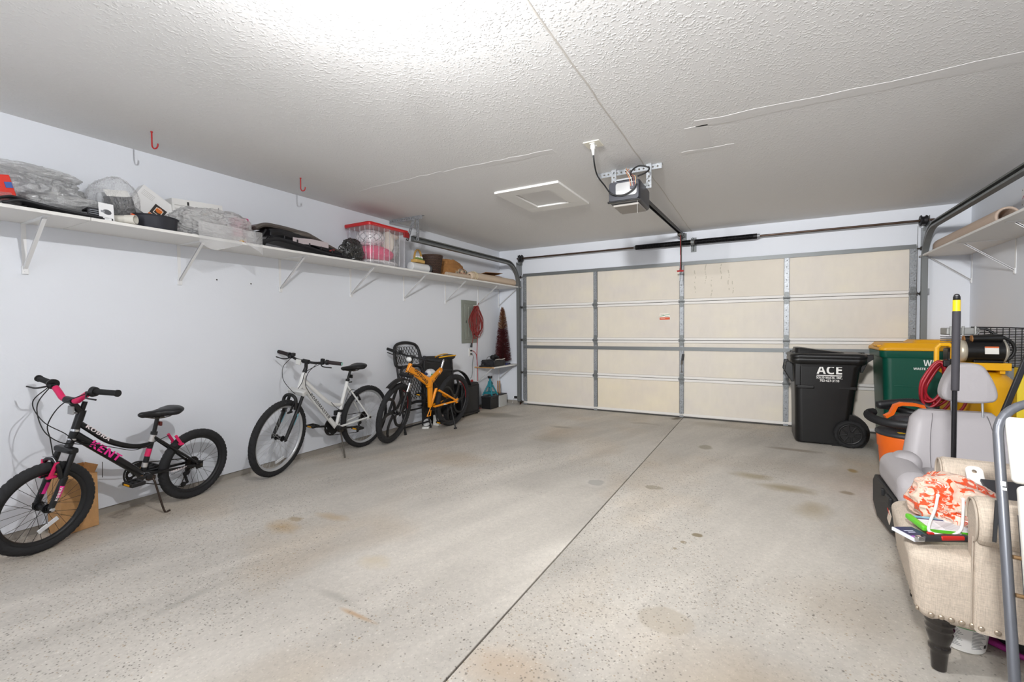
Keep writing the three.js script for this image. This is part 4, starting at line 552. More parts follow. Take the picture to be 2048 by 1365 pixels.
{ const t = thing('red_package', 'small red and black package at the end of the bubble wrap', 'package', [-3.6, SH + .02, -.8], .2); obj('carton', rb(.1, .13, .07, .006, 0, .085, 0, .25), std(0xd8301f, .5), t); obj('end_flap', rb(.101, .06, .03, .003, 0, .1, .045, .5), M.black, t); obj('label', bx(.002, .03, .03, .052, .1, -.012, .25), std(0x3d62a8, .5), t); obj('bag', blob(.06, .05, .08, 31, .3, 3, -.6, 4).translate(.02, -.01, .02), M.clear, t); }
{ const t = thing('felt_car_mat', 'dark grey felt mat with a curled edge lying along the shelf front', 'mat', [-3.55, SH, -.98]);
  const path = [[0, .006, .42], [0, .006, .3], [0, .03, .22], [0, .05, .16], [0, .034, .08], [0, .016, -.02], [0, .009, -.12], [0, .007, -.22]]; const c = new THREE.CatmullRomCurve3(path.map(v3)).getPoints(40); obj('mat_sheet', sweep([[-.14, -.004], [.07, -.004], [.07, .004], [-.14, .004]], c, [1, 0, 0]), M.felt, t); obj('rolled_edge', tube([[.07, .008, .2], [.075, .035, .13], [.078, .026, .04], [.075, .016, -.08], [.07, .012, -.21]], .007, 40, 8), std(0x1c1c20, .6), t); }
{ const t = thing('vent_grille', 'black slotted plastic vent lying beside the wrapped visor', 'vent', [-3.55, SH, -1.19], .05); obj('vent_frame', [rb(.1, .01, .13, .003, 0, .008, 0), rb(.012, .055, .12, .004, .03, .038, 0), rb(.08, .012, .12, .003, 0, .06, 0, 0, 0, .1)], std(0x222226, .5), t); for (let i = 0; i < 4; i++) obj('slat', bx(.012, .004, .11, .04, .022 + i * .011, 0), std(0x8d9096, .5), t); }
{ const t = thing('visor_in_wrap', 'dark visor with white label sealed in round clear bubble wrap', 'visor', [-3.665, SH, -1.31]);
  obj('visor', [bend(new RoundedBoxGeometry(.014, .115, .15, 4, .005), v => { v.x -= v.z * v.z * 2.2; }).rotateX(.22).translate(.1, .125, -.005)], std(0x24262b, .15), t, 'dark glossy visor'); obj('white_label', rb(.004, .05, .13, .002, .088, .2, .01, .22, 0, .5), M.white, t); obj('orange_tag', rb(.004, .02, .03, .002, .115, .075, -.06), std(0xe05a20, .5), t); obj('backing_tray', rb(.06, .18, .18, .03, .01, .12, 0), std(0xb9bcc0, .5), t); obj('wrap', boxUV(blob(.145, .16, .13, 44, .12, 2.5, -.92, 6, null, .8)), M.bubbleThin, t); }
{ const t = thing('blister_card', 'white card with a picture of a dark glove leaning at shelf edge', 'card', [-3.497, SH, -1.215], Math.PI / 2 + .1); const tx = canv(128, 220, (g, w, h) => { g.fillStyle = '#e9e9ea'; g.fillRect(0, 0, w, h); g.fillStyle = '#55565a'; g.beginPath(); g.ellipse(70, 110, 38, 32, .3, 0, 7); g.fill(); g.fillStyle = '#8b8d92'; g.fillRect(16, 96, 34, 26); g.fillStyle = '#999'; g.fillRect(12, 180, 100, 4); g.fillRect(12, 192, 70, 4); g.fillStyle = '#333'; g.fillRect(104, 186, 14, 24); }); obj('card_sheet', card(.075, .105, .002).rotateX(-.08).translate(0, .0535, 0), std(0xffffff, .4, 0, { map: tx }), t); }
{ const t = thing('plastic_pipe_elbow', 'short off-white plastic pipe with a wider socket end', 'pipe', [-3.515, SH + .029, -1.3]); const d = V(.78, 0, -.62).normalize(), p = k => d.clone().multiplyScalar(k); const ring = (a, b, ro, ri) => { const g = lathe([[ri, 0], [ro, 0], [ro, b - a], [ri, b - a], [ri, 0]], 24); g.applyQuaternion(new THREE.Quaternion().setFromUnitVectors(V(0, 1, 0), d)); const o = p(a); return g.translate(o.x, o.y, o.z); }; const pm = std(0xddd9cf, .4); obj('pipe', ring(-.09, .03, .024, .02), pm, t); obj('socket', ring(.02, .075, .0285, .023), pm, t); }
{ const t = thing('round_baking_pan', 'round black pan with a rolled rim on the left shelf', 'pan', [-3.62, SH, -1.5]); obj('pan', lathe([[0, .002], [.125, .002], [.135, .01], [.142, .08], [.152, .084], [.152, .09], [.139, .088], [.132, .012], [0, .006]], 48), std(0x35363d, .35, .3), t); obj('handle', rb(.04, .008, .07, .004, .02, .084, -.155), std(0x1b1b1e, .5), t); }
{ const tx = canv(256, 160, (g, w, h) => { g.fillStyle = '#ecebea'; g.fillRect(0, 0, w, h); g.fillStyle = '#c9c7c4'; for (let i = 0; i < 4; i++) g.fillRect(14, 26 + i * 10, 70, 3); g.fillStyle = '#2a2522'; g.fillRect(104, 60, 72, 70); g.fillStyle = '#e4741c'; g.beginPath(); g.ellipse(140, 86, 20, 18, 0, 0, 7); g.fill(); g.strokeStyle = '#efe4d8'; g.lineWidth = 4; g.strokeRect(120, 76, 40, 40); g.fillStyle = '#e4741c'; g.fillRect(104, 132, 22, 20); g.fillRect(130, 132, 22, 20); g.fillStyle = '#d8d2c8'; g.fillRect(190, 30, 50, 4); g.fillRect(190, 120, 40, 3); });
  const t = thing('white_carton', 'white carton with orange and black print propped up behind the pan', 'box', [-3.8, SH + .195, -1.595], Math.PI / 2); obj('carton', card(.29, .17, .08).rotateZ(-.56), std(0xffffff, .55, 0, { map: tx }), t); obj('lid_flap', rb(.05, .1, .078, .002, .128, -.005, 0, 0, 0, -.56), M.white, t); }
{ const tx = canv(256, 160, (g, w, h) => { g.fillStyle = '#e6e5e2'; g.fillRect(0, 0, w, h); g.fillStyle = '#b9b7b2'; for (let i = 0; i < 6; i++) g.fillRect(10, 24 + i * 14, 66, 3); g.fillStyle = '#222'; g.fillRect(72, 8, 10, 14); g.fillStyle = '#3a372f'; g.fillRect(134, 40, 50, 14); g.fillStyle = '#c9a23a'; g.fillRect(152, 43, 14, 8); g.fillStyle = '#777'; for (let i = 0; i < 5; i++) g.fillRect(40, 84 + i * 6, 50, 2); g.fillRect(232, 12, 4, 40); });
  const t = thing('white_carton', 'white carton with a small black label behind the pink bubble wrap', 'box', [-3.8, SH, -1.86], Math.PI / 2); obj('carton', card(.35, .29, .11).rotateZ(.06).translate(0, .157, 0), std(0xffffff, .55, 0, { map: tx }), t); }
// bubble-wrapped pink things hanging over the shelf edge
{ const t = thing('bubble_wrap_bag', 'clear bubble wrap bag hanging over the shelf edge with pink contents', 'bubble wrap', [-3.6, SH + .003, -1.88]);
  obj('wrap', boxUV(blob(.105, .125, .25, 55, .22, 2.6, -.7, 6, null, .8)), M.bubble, t);
  const flap = (w, h, fn, x, y, z) => obj('hanging_flap', boxUV(bend(new THREE.BoxGeometry(w, h, .005, 30, 18, 1), fn).rotateY(Math.PI / 2).translate(x, y, z)), M.bubbleThin, t);
  flap(.3, .19, v => { const q = (v.y + .095) / .19, f = v.x; v.z += .012 * Math.sin(f * 34 + 1) * (1 - q) + .01 * (vn(f * 20, q * 5, 3) - .5); if (q < .45) v.y += (.45 - q) * .12 * Math.abs(f + .04) / .15; }, .158, -.005, .03);
  flap(.15, .17, v => { v.z += .01 * Math.sin(v.x * 40); if (v.y < 0) v.y += (.075 - v.x) * .6 * -v.y / .085; }, .16, 0, -.2);
  const p = thing('pink_bottle', 'pink bottle inside the bubble wrap bag', 'bottle', [-3.6, SH + .004, -2.07]); obj('bottle', lathe([[0, 0], [.045, 0], [.048, .01], [.048, .06], [.03, .075], [.03, .1], [0, .1]], 20), std(0xe8557f, .4), p); obj('label', cyl([0, .02, 0], [0, .05, 0], .0485, .0485, 20, true), std(0xe9dfcf, .5), p);
  const c = thing('magenta_cup', 'bright magenta plastic cup beside the black grille', 'cup', [-3.7, SH, -2.13]); obj('cup', lathe([[0, .002], [.052, .002], [.062, .2], [.066, .2], [.066, .225], [.058, .225], [.05, .01], [0, .008]], 28), std(0xe0157c, .4), c); obj('spout', rb(.03, .03, .02, .006, 0, .205, -.07), std(0xe0157c, .4), c);
  const g = thing('grey_gadget', 'small grey gadget inside the bubble wrap bag', 'gadget', [-3.59, SH + .004, -1.78], .2); obj('body', rb(.07, .05, .14, .012, 0, .026, 0), std(0x77787c, .5), g); obj('button', rb(.02, .02, .02, .004, .035, .03, .03), M.black, g);
  const y = thing('yellow_token', 'tiny yellow plastic disc under the bubble wrap bag', 'disc', [-3.5, SH, -2.03]); obj('cap', lathe([[0, 0], [.016, 0], [.016, .014], [.012, .018], [0, .018]], 16), std(0xe0a912, .45), y); }
// car grille surround
{ const t = thing('car_grille', 'long arched black car grille part lying on the left shelf', 'car part', [-3.66, SH, -2.65]);
  const brown = std(0x5a534e, .45), blk = std(0x1a1a1e, .35), c3 = p => new THREE.CatmullRomCurve3(p.map(q => V(q[0], q[1], q[2]))).getPoints(50);
  obj('upper_bar', sweep([[-.1, -.018], [.1, -.018], [.115, 0], [.1, .014], [-.1, .014]], c3([[0, .145, .47], [0, .185, .4], [0, .192, .28], [0, .185, .12], [0, .17, -.02], [0, .125, -.16], [0, .075, -.32], [0, .03, -.47]]), [1, 0, 0]), brown, t, 'brownish upper rim');
  obj('badge_hump', sph(.08, .04, .17, .04, 20, 10, 1, .5, 1.7), brown, t);
  obj('inner_frame', sweep([[-.08, -.03], [.11, -.03], [.12, .0], [.11, .02], [-.08, .02]], c3([[0, .13, .36], [0, .145, .28], [0, .135, .14], [0, .118, 0], [0, .085, -.14], [0, .05, -.3], [0, .025, -.45]]), [1, 0, 0]), blk, t);
  obj('lower_bar', sweep([[-.05, -.016], [.13, -.016], [.135, 0], [.12, .014], [-.05, .014]], c3([[0, .018, .48], [0, .05, .4], [0, .08, .32], [0, .075, .18], [0, .06, .05], [0, .04, -.1], [0, .026, -.25], [0, .022, -.42]]), [1, 0, 0]), blk, t);
  obj('mesh_panel', bend(new THREE.BoxGeometry(.006, .05, .36, 1, 1, 14), v => { v.y += .1 - .17 * (v.z - .14) * (v.z < .14 ? -.55 : .1) * -1 - (v.z < .0 ? -v.z * .12 : 0); v.x += .12; v.z -= .02; }), std(0xb9aeb0, .45), t, 'pale grey inset panel');
  for (let i = 0; i < 7; i++) { const z = .36 - i * .12, y = .12 - i * .012; obj('clip', rb(.02, .03, .014, .003, .118, Math.max(y, .03), z), blk, t); } for (const z of [.4, .34]) obj('side_brace', cyl([.09, .03, z + .06], [.09, .15, z - .02], .012, .012, 8), blk, t); obj('red_lens', rb(.01, .014, .06, .004, .12, .07, -.24, .3), std(0x7c2a2c, .3), t); }
{ const t = thing('black_plastic_bag', 'crumpled shiny black plastic bag against the clear tote', 'bag', [-3.56, SH + .003, -3.14]); obj('bag', blob(.085, .115, .12, 66, .3, 3.2, -.75, 6), M.blackBag, t); obj('knot', blob(.03, .03, .05, 68, .4, 3, -.6, 4).translate(.02, .13, .06), M.blackBag, t); }
// tote with red lid and the fabrics inside
{ const x0 = -3.85, x1 = -3.48, z0 = -3.87, z1 = -3.30, cx = (x0 + x1) / 2, cz = (z0 + z1) / 2, W = x1 - x0, D = z1 - z0, H = .40;
  const t = thing('storage_tote', 'clear plastic storage tote with a red lid full of fabric', 'storage tote', [cx, SH, cz]);
  const ring = (w, d, y) => rrect(w, d, .035, 4).map(([a, b]) => [a, y, -b]);
  obj('tub', [loft([ring(W * .9, D * .92, .004), ring(W * .97, D * .97, H)], true, false)], M.clear, t); obj('rim', sweep([[-.006, -.008], [.006, -.008], [.006, .008], [-.006, .008]], [...ring(W * .985, D * .985, H), ring(W * .985, D * .985, H)[0]], [0, 1, 0]), M.clear, t);
  for (let i = 0; i < 7; i++) { const z = -D * .4 + i * D * .8 / 6; obj('rib', rb(.008, H * .92, .012, .003, W * .468, H * .5, z, 0, 0, -.03), M.clear, t); } for (let i = 0; i < 4; i++) obj('rib', rb(.012, H * .92, .008, .003, -W * .3 + i * W * .2, H * .5, D * .476, .03), M.clear, t);
  obj('lid', [loft([ring(W * 1.02, D * 1.02, H - .012), ring(W * 1.035, D * 1.03, H + .006), ring(W * 1.03, D * 1.025, H + .02), ring(W * .93, D * .95, H + .024)]), ], std(0xc01a1e, .4), t, 'red lid'); obj('latch', rb(.02, .06, .08, .005, W * .51, H - .03, -D * .43), std(0x8f1518, .4), t);
  const grid = tex(256, 256, (x, y) => { const u = ((x + y) % 64), w = ((x - y + 256) % 64); return (u < 6 || w < 6) ? [30, 28, 36] : [236, 232, 232]; }); grid.repeat.set(3.2, 3.2);
  const A = (name, label, g, m, x, y, z) => { const k = thing(name, label, 'cloth', [cx + x, SH + y, cz + z]); obj('cloth', boxUV(g), m, k); };
  A('folded_cloth', 'white cloth with black lattice pattern inside the clear tote', blob(.14, .095, .15, 71, .1, 1.6, -.85, 5), std(0xffffff, .9, 0, { map: grid }), -.01, .215, .09);
  A('folded_cloth', 'pink cloth inside the clear tote', blob(.145, .085, .2, 72, .14, 1.6, -.8, 5), std(0xe8336f, .85), .005, .07, .04); A('folded_cloth', 'white fluffy cloth at the bottom of the clear tote', blob(.14, .04, .235, 73, .14, 2.4, -.9, 5), std(0xe8e6e2, .95), 0, .007, -.01);
  const seq = tex(128, 128, (x, y) => { const v = 120 + 110 * Math.pow(hash2(Math.floor(x / 3), Math.floor(y / 3), 9), 2); return [v, v, v * .98]; }); seq.repeat.set(8, 8); A('folded_cloth', 'grey sequined cloth inside the clear tote', blob(.14, .12, .075, 74, .12, 2, -.9, 5), std(0xffffff, .5, .2, { map: seq }), .0, .1, -.18); A('folded_cloth', 'cream rolled cloth standing inside the clear tote', blob(.08, .12, .05, 75, .1, 2, -.9, 5), std(0xded6c4, .9), .07, .16, -.075); A('folded_cloth', 'tan cloth on top inside the clear tote', blob(.1, .035, .08, 76, .12, 2, -.9, 4), std(0xc9b2a0, .9), .02, .318, -.17);
}
{ const t = thing('plastic_jar', 'white plastic jar with dark lid lying on its side on shelf', 'jar', [-3.56, SH + .052, -4.14]); obj('jar', lathe([[0, -.16], [.046, -.16], [.05, -.15], [.05, .13], [.044, .14], [0, .14]], 28).rotateX(-Math.PI / 2), std(0xd9dadb, .45), t); obj('lid', lathe([[0, .138], [.05, .138], [.052, .145], [.052, .17], [.047, .178], [0, .178]], 28).rotateX(-Math.PI / 2), std(0x4a4d52, .4), t, 'dark grey lid'); }
{ const t = thing('egg_basket', 'small yellow wooden basket of white eggs with arched handle', 'basket', [-3.565, SH + .1045, -4.12], .12); const wood = std(0xc9a25c, .6); obj('tray', [rb(.085, .035, .17, .006, 0, .018, 0)], wood, t); const pts = []; for (let i = 0; i <= 16; i++) { const a = Math.PI * i / 16; pts.push([0, .03 + .125 * Math.sin(a), .075 * Math.cos(a)]); } obj('handle', sweep([[-.012, -.004], [.012, -.004], [.012, .004], [-.012, .004]], pts, [1, 0, 0]), std(0xb8904e, .6), t); obj('grass', blob(.036, .022, .07, 81, .3, 5, -.7, 5).translate(0, .03, 0), std(0x7d9a52, .9), t, 'green paper grass'); }
for (const [dz, dx, c, w] of [[.045, .012, 0xf0efeb, 'nearest the tote'], [.0, .016, 0xe9e6df, 'in the middle of it'], [-.042, .012, 0xf2f2f0, 'nearest the wicker bin']]) { const e = thing('decorative_egg', 'white egg in the small yellow basket ' + w, 'egg', [-3.565 + dx, SH + .153, -4.12 + dz]); obj('shell', [sph(.018, 0, .015, 0, 14, 10, 1, 1, 1.35)], std(c, .4), e); }
{ const t = thing('wicker_bin', 'dark brown woven wicker bin on the left shelf', 'basket', [-3.65, SH, -4.47]); const wm = [std(0x3f2d24, .6), std(0x4d382c, .6)]; obj('wall', lathe([[0, .004], [.1, .004], [.135, .235], [.129, .235], [.095, .01], [0, .01]], 32), wm[0], t);
  for (let k = 0; k < 15; k++) { const y = .012 + k * .0152, r = .1 + .035 * y / .235, pts = []; for (let i = 0; i < 72; i++) { const a = i / 72 * 2 * Math.PI, q = r + .004 * Math.cos(i * Math.PI / 1.5 + k * Math.PI); pts.push([q * Math.cos(a), y, q * Math.sin(a)]); } obj('weave', tube(pts, .0062, 110, 5, true), wm[k % 2], t); } obj('rim', tor(.136, .008, 8, 40).rotateX(Math.PI / 2).translate(0, .238, 0), wm[1], t); }
{ const t = thing('paper_bag', 'crumpled brown paper bag behind the kraft paper roll', 'paper bag', [-3.77, SH, -5.02]); obj('paper', boxUV(blob(.1, .155, .31, 91, .18, 3, -.75, 5)), M.kraftDark, t); obj('opening_fold', boxUV(blob(.07, .03, .14, 94, .3, 3, -.6, 5).translate(.08, .006, .22)), M.kraftDark, t); }
{ const t = thing('crumpled_paper', 'crumpled patterned wrapping paper on the paper roll', 'paper', [-3.665, SH, -5.12]); const pt = tex(64, 64, (x, y) => { const h = hash2(x >> 3, y >> 3, 5); return h < .2 ? [150, 60, 66] : h < .4 ? [90, 110, 100] : [205, 180, 150]; }); pt.repeat.set(6, 6); obj('paper', boxUV(blob(.038, .09, .13, 97, .4, 3, -.6, 5)), std(0xffffff, .7, 0, { map: pt }), t); }
{ const t = thing('paper_roll', 'long beige paper roll tied with string at the shelf end', 'paper roll', [-3.56, SH, -5.55]); const pm = std(0xd8bda0, .75, 0, { map: kraftTex }); const pm2 = std(new THREE.Color().setRGB(.62, .49, .37), .75, 0, { bumpMap: plasterBump, bumpScale: .002 });
  obj('outer_roll', [lathe([[.02, .38], [.052, .38], [.056, .36], [.058, -.85], [.05, -.86], [.02, -.86]], 24).rotateX(Math.PI / 2).translate(0, .059, 0)], pm2, t); obj('inner_roll', cyl([0, .03, .9], [0, .04, .35], .028, .03, 18), pm2, t); obj('string', [tor(.061, .005, 6, 28).translate(0, .061, .3), tor(.06, .005, 6, 28).rotateY(.25).translate(0, .06, .27), tor(.0585, .004, 6, 28).rotateY(-.3).translate(0, .0605, .33)], std(0xcfc0a0, .8), t); }
{ const t = thing('cardboard_sheet', 'brown folded cardboard sheet lying across the shelf corner', 'cardboard', [-3.74, SH, -5.95]); obj('sheet', [rb(.22, .006, .5, .001, 0, .165, 0, .07, 0, .16)], M.kraftDark, t); obj('lower_sheet', rb(.22, .006, .44, .001, .0, .125, .0, .02, 0, .1), M.kraftDark, t); obj('support_carton', rb(.16, .118, .4, .004, -.03, .0595, 0), M.kraftDark, t); }
// right shelf: carpet roll, and a plate on the wall
{ const t = thing('carpet_roll', 'hollow rolled beige carpet on the right shelf', 'carpet roll', [1.61, 1.9955, -5.65]); const g = lathe([[.048, -.75], [.068, -.755], [.072, -.74], [.072, .74], [.068, .755], [.048, .75], [.048, -.75]], 32).rotateX(Math.PI / 2).translate(0, .0725, 0); bend(g, v => { const k = 1 + .05 * (vn(v.z * 6, Math.atan2(v.x, v.y - .07) * 2, 4) - .5); v.x *= k; }); obj('roll', g, std(new THREE.Color().setRGB(.58, .45, .36), .9, 0, { bumpMap: plasterBump, bumpScale: .004 }), t); obj('overlap_edge', rb(.004, .012, 1.46, .001, .03, .138, 0, 0, 0, -.4), std(0xa88c74, .9), t); }
{ const tx = canv(256, 128, (g, w, h) => { g.fillStyle = '#e8e6e8'; g.fillRect(0, 0, w, h); g.strokeStyle = '#b03a55'; g.lineWidth = 9; g.beginPath(); g.moveTo(14, 76); g.quadraticCurveTo(40, 40, 60, 70); g.quadraticCurveTo(90, 96, 120, 54); g.quadraticCurveTo(150, 90, 190, 58); g.lineTo(236, 70); g.stroke(); g.fillStyle = '#7a3040'; g.fillRect(60, 22, 40, 6); for (const [x, y] of [[12, 12], [12, 116], [244, 12], [244, 116]]) { g.beginPath(); g.arc(x, y, 5, 0, 7); g.fillStyle = '#444'; g.fill(); } });
  const t = thing('wall_plate', 'white metal plate with red script on the right wall', 'sign', [XR - .003, 2.30, -5.31], -Math.PI / 2); obj('plate', card(.3, .15, .003), std(0xffffff, .4, 0, { map: tx }), t); }
// ---------------------------------------------------------------- left wall near the corner
{ const t = thing('electrical_panel', 'grey green metal electrical panel on the left wall', 'electrical panel', [XL, 1.345, -5.63]); const m = std(0x8d9289, .5, .2), L = .40, H = .64;
  obj('cover', rb(.012, H, L, .004, .006, 0, 0), m, t); const d = obj('panel_door', rb(.008, H * .82, L * .66, .003, .016, 0, .0), m, t); for (let i = 0; i < 4; i++) obj('door_ridge', rb(.008, H * .76 - i * .04, .008, .002, .021, 0, L * .26 - i * .07), m, d); obj('latch', rb(.008, .04, .016, .003, .022, 0, .1), M.black, d); }
{ const t = thing('wall_outlet', 'white wall outlet below the electrical panel', 'outlet', [XL, .885, -5.65]); obj('cover_plate', rb(.006, .12, .075, .003, .003, 0, 0), M.white, t); obj('receptacle', rb(.004, .03, .028, .003, .0075, .025, 0), M.white, t); obj('receptacle', rb(.004, .03, .028, .003, .0075, -.025, 0), M.white, t); }
{ const red = std(0x8c2f2c, .5); const t = thing('extension_cord', 'coiled red extension cord hanging on a hook over the electrical panel', 'cord', [XL + .05, 1.585, -5.745]); const R = rngOf(19);
  for (let k = 0; k < 16; k++) { const w = .03 + .16 * R(), h = .40 + .1 * R(), o = (R() - .5) * .1, dx = (R() - .5) * .05 + .01, pts = []; for (let i = 0; i < 16; i++) { const a = i / 16 * 2 * Math.PI; pts.push([dx + .008 * Math.cos(a * 2 + k), -h / 2 + h / 2 * Math.cos(a), o * (1 - Math.cos(a)) * .8 + w * Math.sin(a) * (1 - .55 * Math.max(0, Math.cos(a)))]); } obj('coil', tube(pts, .0048, 60, 6, true), red, t); }
  obj('hanger', [cyl([-.05, .004, .02], [.02, .006, .02], .005, .005, 8), cyl([-.05, .004, -.03], [.02, .006, -.03], .005, .005, 8)], M.white, t); obj('loose_end', tube([[0, -.01, -.03], [.01, .03, -.05], [.012, .05, -.06]], .0048, 12, 6), red, t);
  obj('plug_lead', tube([[0, -.3, .07], [.0, -.45, .075], [-.01, -.54, .085], [-.022, -.6, .09]], .0048, 20, 6), red, t); obj('plug', cyl([-.022, -.56, .086], [-.03, -.625, .093], .012, .017, 10), M.black, t); }
{ const red = std(0xb0484a, .5); const t = thing('hanging_cord', 'pale red cord dropping from the coil past the outlet to the floor', 'cord', [XL + .03, 0, -5.8]); obj('cord', tube([[.01, 1.12, -.0], [.005, .95, .01], [.0, .8, .01], [.005, .6, 0], [.0, .3, -.01], [.0, .1, -.03], [.01, .008, -.03], [.03, .006, -.06]], .006, 60, 6), red, t); obj('plug_lead', tube([[-.02, .91, .15], [.015, .9, .12], [.02, .85, .06], [.005, .76, .02]], .0048, 20, 6), red, t); obj('plug', rb(.03, .022, .022, .005, -.008, .911, .15), M.black, t); }
{ const t = thing('charger_cord', 'thin dark cord from the outlet down behind the black case', 'cord', [XL + .02, 0, -5.65]); obj('plug', rb(.03, .022, .022, .005, .002, .86, 0), M.black, t); obj('cord', tube([[.018, .858, 0], [.03, .82, -.01], [.012, .7, -.01], [.02, .6, .0], [.03, .52, .04], [.05, .505, .1]], .0032, 30, 6), std(0x3a4a48, .5), t); }
// little corner shelf
const CS = .66;
{ const t = thing('corner_shelf', 'small white melamine shelf with raw wood edge in the far left corner', 'shelf', [0, 0, 0]); obj('board', rb(.368, .018, .79, .0015, XL + .186, CS - .009, ZD + .397), M.white, t); obj('raw_edge', bx(.36, .0165, .0015, XL + .186, CS - .009, ZD + .7928), std(0xb98a52, .7), t, 'tan raw chipboard edge'); shelfBracket(t, XL, -5.8, 1, CS - .0185, .34, .27); shelfBracket(t, XL, -6.49, 1, CS - .0185, .34, .27); }
{ const t = thing('tool_case', 'black power tool case with cables on the corner shelf', 'tool case', [-3.69, CS, -5.98], .05); obj('case', [rb(.24, .1, .34, .02, 0, .051, 0)], std(0x1a1a1d, .45), t); obj('rim_band', rb(.25, .012, .35, .006, 0, .07, 0), std(0x2c2c30, .5), t); obj('bright_strip', [tube([[.125, .105, .16], [.128, .11, .05], [.12, .1, -.06], [.125, .108, -.15]], .007, 24, 6)], std(0xc9c6bd, .35), t); obj('feet', rb(.22, .02, .1, .006, 0, .011, .2), M.black, t); objs('corner_bumper', [rb(.04, .06, .04, .01, .11, .04, .155), rb(.04, .06, .04, .01, .11, .04, -.155)], M.black, t); }
{ const t = thing('headset', 'black padded headset lying on the tool case', 'headphones', [-3.68, CS + .103, -5.98], .3); obj('ear_cup', lathe([[0, 0], [.03, 0], [.036, .01], [.034, .035], [0, .04]], 18).rotateX(Math.PI / 2).translate(0, .036, .06), M.blackRub, t); obj('ear_cup', lathe([[0, 0], [.03, 0], [.036, .01], [.034, .035], [0, .04]], 18).rotateX(-Math.PI / 2).translate(0, .036, -.09), M.blackRub, t); obj('headband', [tube([[0, .05, .07], [.05, .04, .05], [.07, .03, -.02], [.05, .04, -.08], [0, .05, -.11]], .009, 24, 8), rb(.05, .045, .09, .015, .01, .024, -.01)], M.blackRub, t); obj('lead', tube([[0, .04, .1], [-.04, .05, .14], [-.06, .02, .18], [-.06, -.06, .21]], .003, 20, 6), M.black, t); }
{ const t = thing('power_adapter', 'small black power adapter at the near end of the corner shelf', 'adapter', [-3.76, CS, -5.795], .3); obj('body', rb(.06, .05, .05, .012, 0, .026, 0), M.black, t); obj('lead', tube([[.03, .02, 0], [.05, .03, -.02], [.06, .05, -.04]], .003, 10, 6), M.black, t); }
{ const t = thing('blue_tool', 'small dark blue tool on the right end of the corner shelf', 'tool', [-3.6, CS, -6.26], .2); obj('body', rb(.035, .03, .1, .008, 0, .016, 0), std(0x1b2350, .4), t); obj('grip', rb(.03, .026, .06, .008, .005, .014, -.085), std(0x141a3c, .4), t); obj('head', cyl([0, .016, .05], [0, .016, .075], .014, .014, 10), std(0x2a3470, .4), t); }
// bottle-brush tree
{ const t = thing('bottle_brush_tree', 'dark red bottle brush christmas tree standing in the corner', 'christmas tree', [-3.745, CS, -6.37]); const R = rngOf(23), H = .9, red = std(0x5c2224, .7), tip = std(0xa07a52, .5);
  obj('stem', cyl([0, .012, 0], [0, H, 0], .006, .003, 8), std(0x55443a, .6), t); obj('base', lathe([[0, 0], [.05, 0], [.05, .012], [.01, .02], [0, .02]], 20), std(0x4a3428, .6), t);
  const g1 = [], g2 = []; const rad = y => { const q = y / H; return q > .96 ? .02 : .135 * Math.pow(1 - q, .62) + .012; };
  for (let i = 0; i < 2600; i++) { const y = .03 + (H - .04) * Math.pow(R(), 1.1), a = R() * 6.283, r = rad(y) * (.85 + .2 * R()), up = .02 + .03 * R(); const c = cyl([0, y, 0], [r * Math.cos(a), y + up, r * Math.sin(a)], .0022, .0013, 3, true); (y > H * .62 && R() < .55 ? g2 : g1).push(c); }
  const b1 = obj('bristles', g1, red, t); b1.userData.kind = 'stuff'; const b2 = obj('frosted_bristles', g2, tip, t); b2.userData.kind = 'stuff';
  const g3 = []; for (let i = 0; i < 70; i++) { const y = .1 + R() * H * .8, a = R() * 6.283, r = rad(y) * 1.0; g3.push(sph(.0028, r * Math.cos(a), y + .03, r * Math.sin(a), 5, 4)); } const gl = obj('glitter', g3, std(0xf2e6d8, .2, .4), t); gl.userData.kind = 'stuff'; }
// battery, jack stand, white box, sticks, safety sensor
{ const t = thing('car_battery', 'black car battery on the floor under the corner shelf', 'battery', [-3.745, 0, -5.965]); obj('case', rb(.175, .165, .235, .008, 0, .083, 0), std(0x18181a, .45), t); obj('cover', rb(.179, .03, .239, .006, 0, .18, 0), std(0x202023, .45), t); objs('terminal', [cyl([.05, .193, .09], [.05, .2, .09], .01, .009, 12), cyl([.05, .193, -.09], [.05, .2, -.09], .01, .009, 12)], M.galvDull, t); }
{ const t = thing('jack_stand', 'teal steel jack stand with black saddle on the car battery', 'jack stand', [-3.745, .2005, -5.97]); const m = std(0x1f7f8c, .45); for (const [sx, sz] of [[1, 1], [-1, 1], [1, -1], [-1, -1]]) obj('leg', [cyl([sx * .085, .004, sz * .085], [sx * .028, .15, sz * .028], .011, .013, 6)], m, t); obj('base_plate', [rb(.02, .03, .17, .003, .06, .04, 0), rb(.02, .03, .17, .003, -.06, .04, 0), rb(.12, .03, .02, .003, 0, .04, .06), rb(.12, .03, .02, .003, 0, .04, -.06)], m, t); obj('body', loft([rrect(.08, .08, .01, 2).map(([a, b]) => [a, .13, -b]), rrect(.05, .05, .01, 2).map(([a, b]) => [a, .22, -b])]), m, t); obj('post', cyl([0, .21, 0], [0, .27, 0], .017, .017, 12), m, t); obj('saddle', [rb(.06, .025, .045, .004, 0, .275, 0), bx(.012, .016, .045, .024, .292, 0), bx(.012, .016, .045, -.024, .292, 0)], M.black, t); obj('lever', cyl([.02, .2, 0], [.07, .195, .03], .006, .006, 8), M.black, t); }
{ const t = thing('grey_white_box', 'black topped box with grey white side next to the car battery', 'box', [-3.735, 0, -6.2]); obj('carton', rb(.19, .185, .215, .003, 0, .0935, 0), std(0xb9bab8, .6), t); obj('lid', rb(.195, .014, .22, .003, 0, .192, 0), std(0x242326, .5), t); }
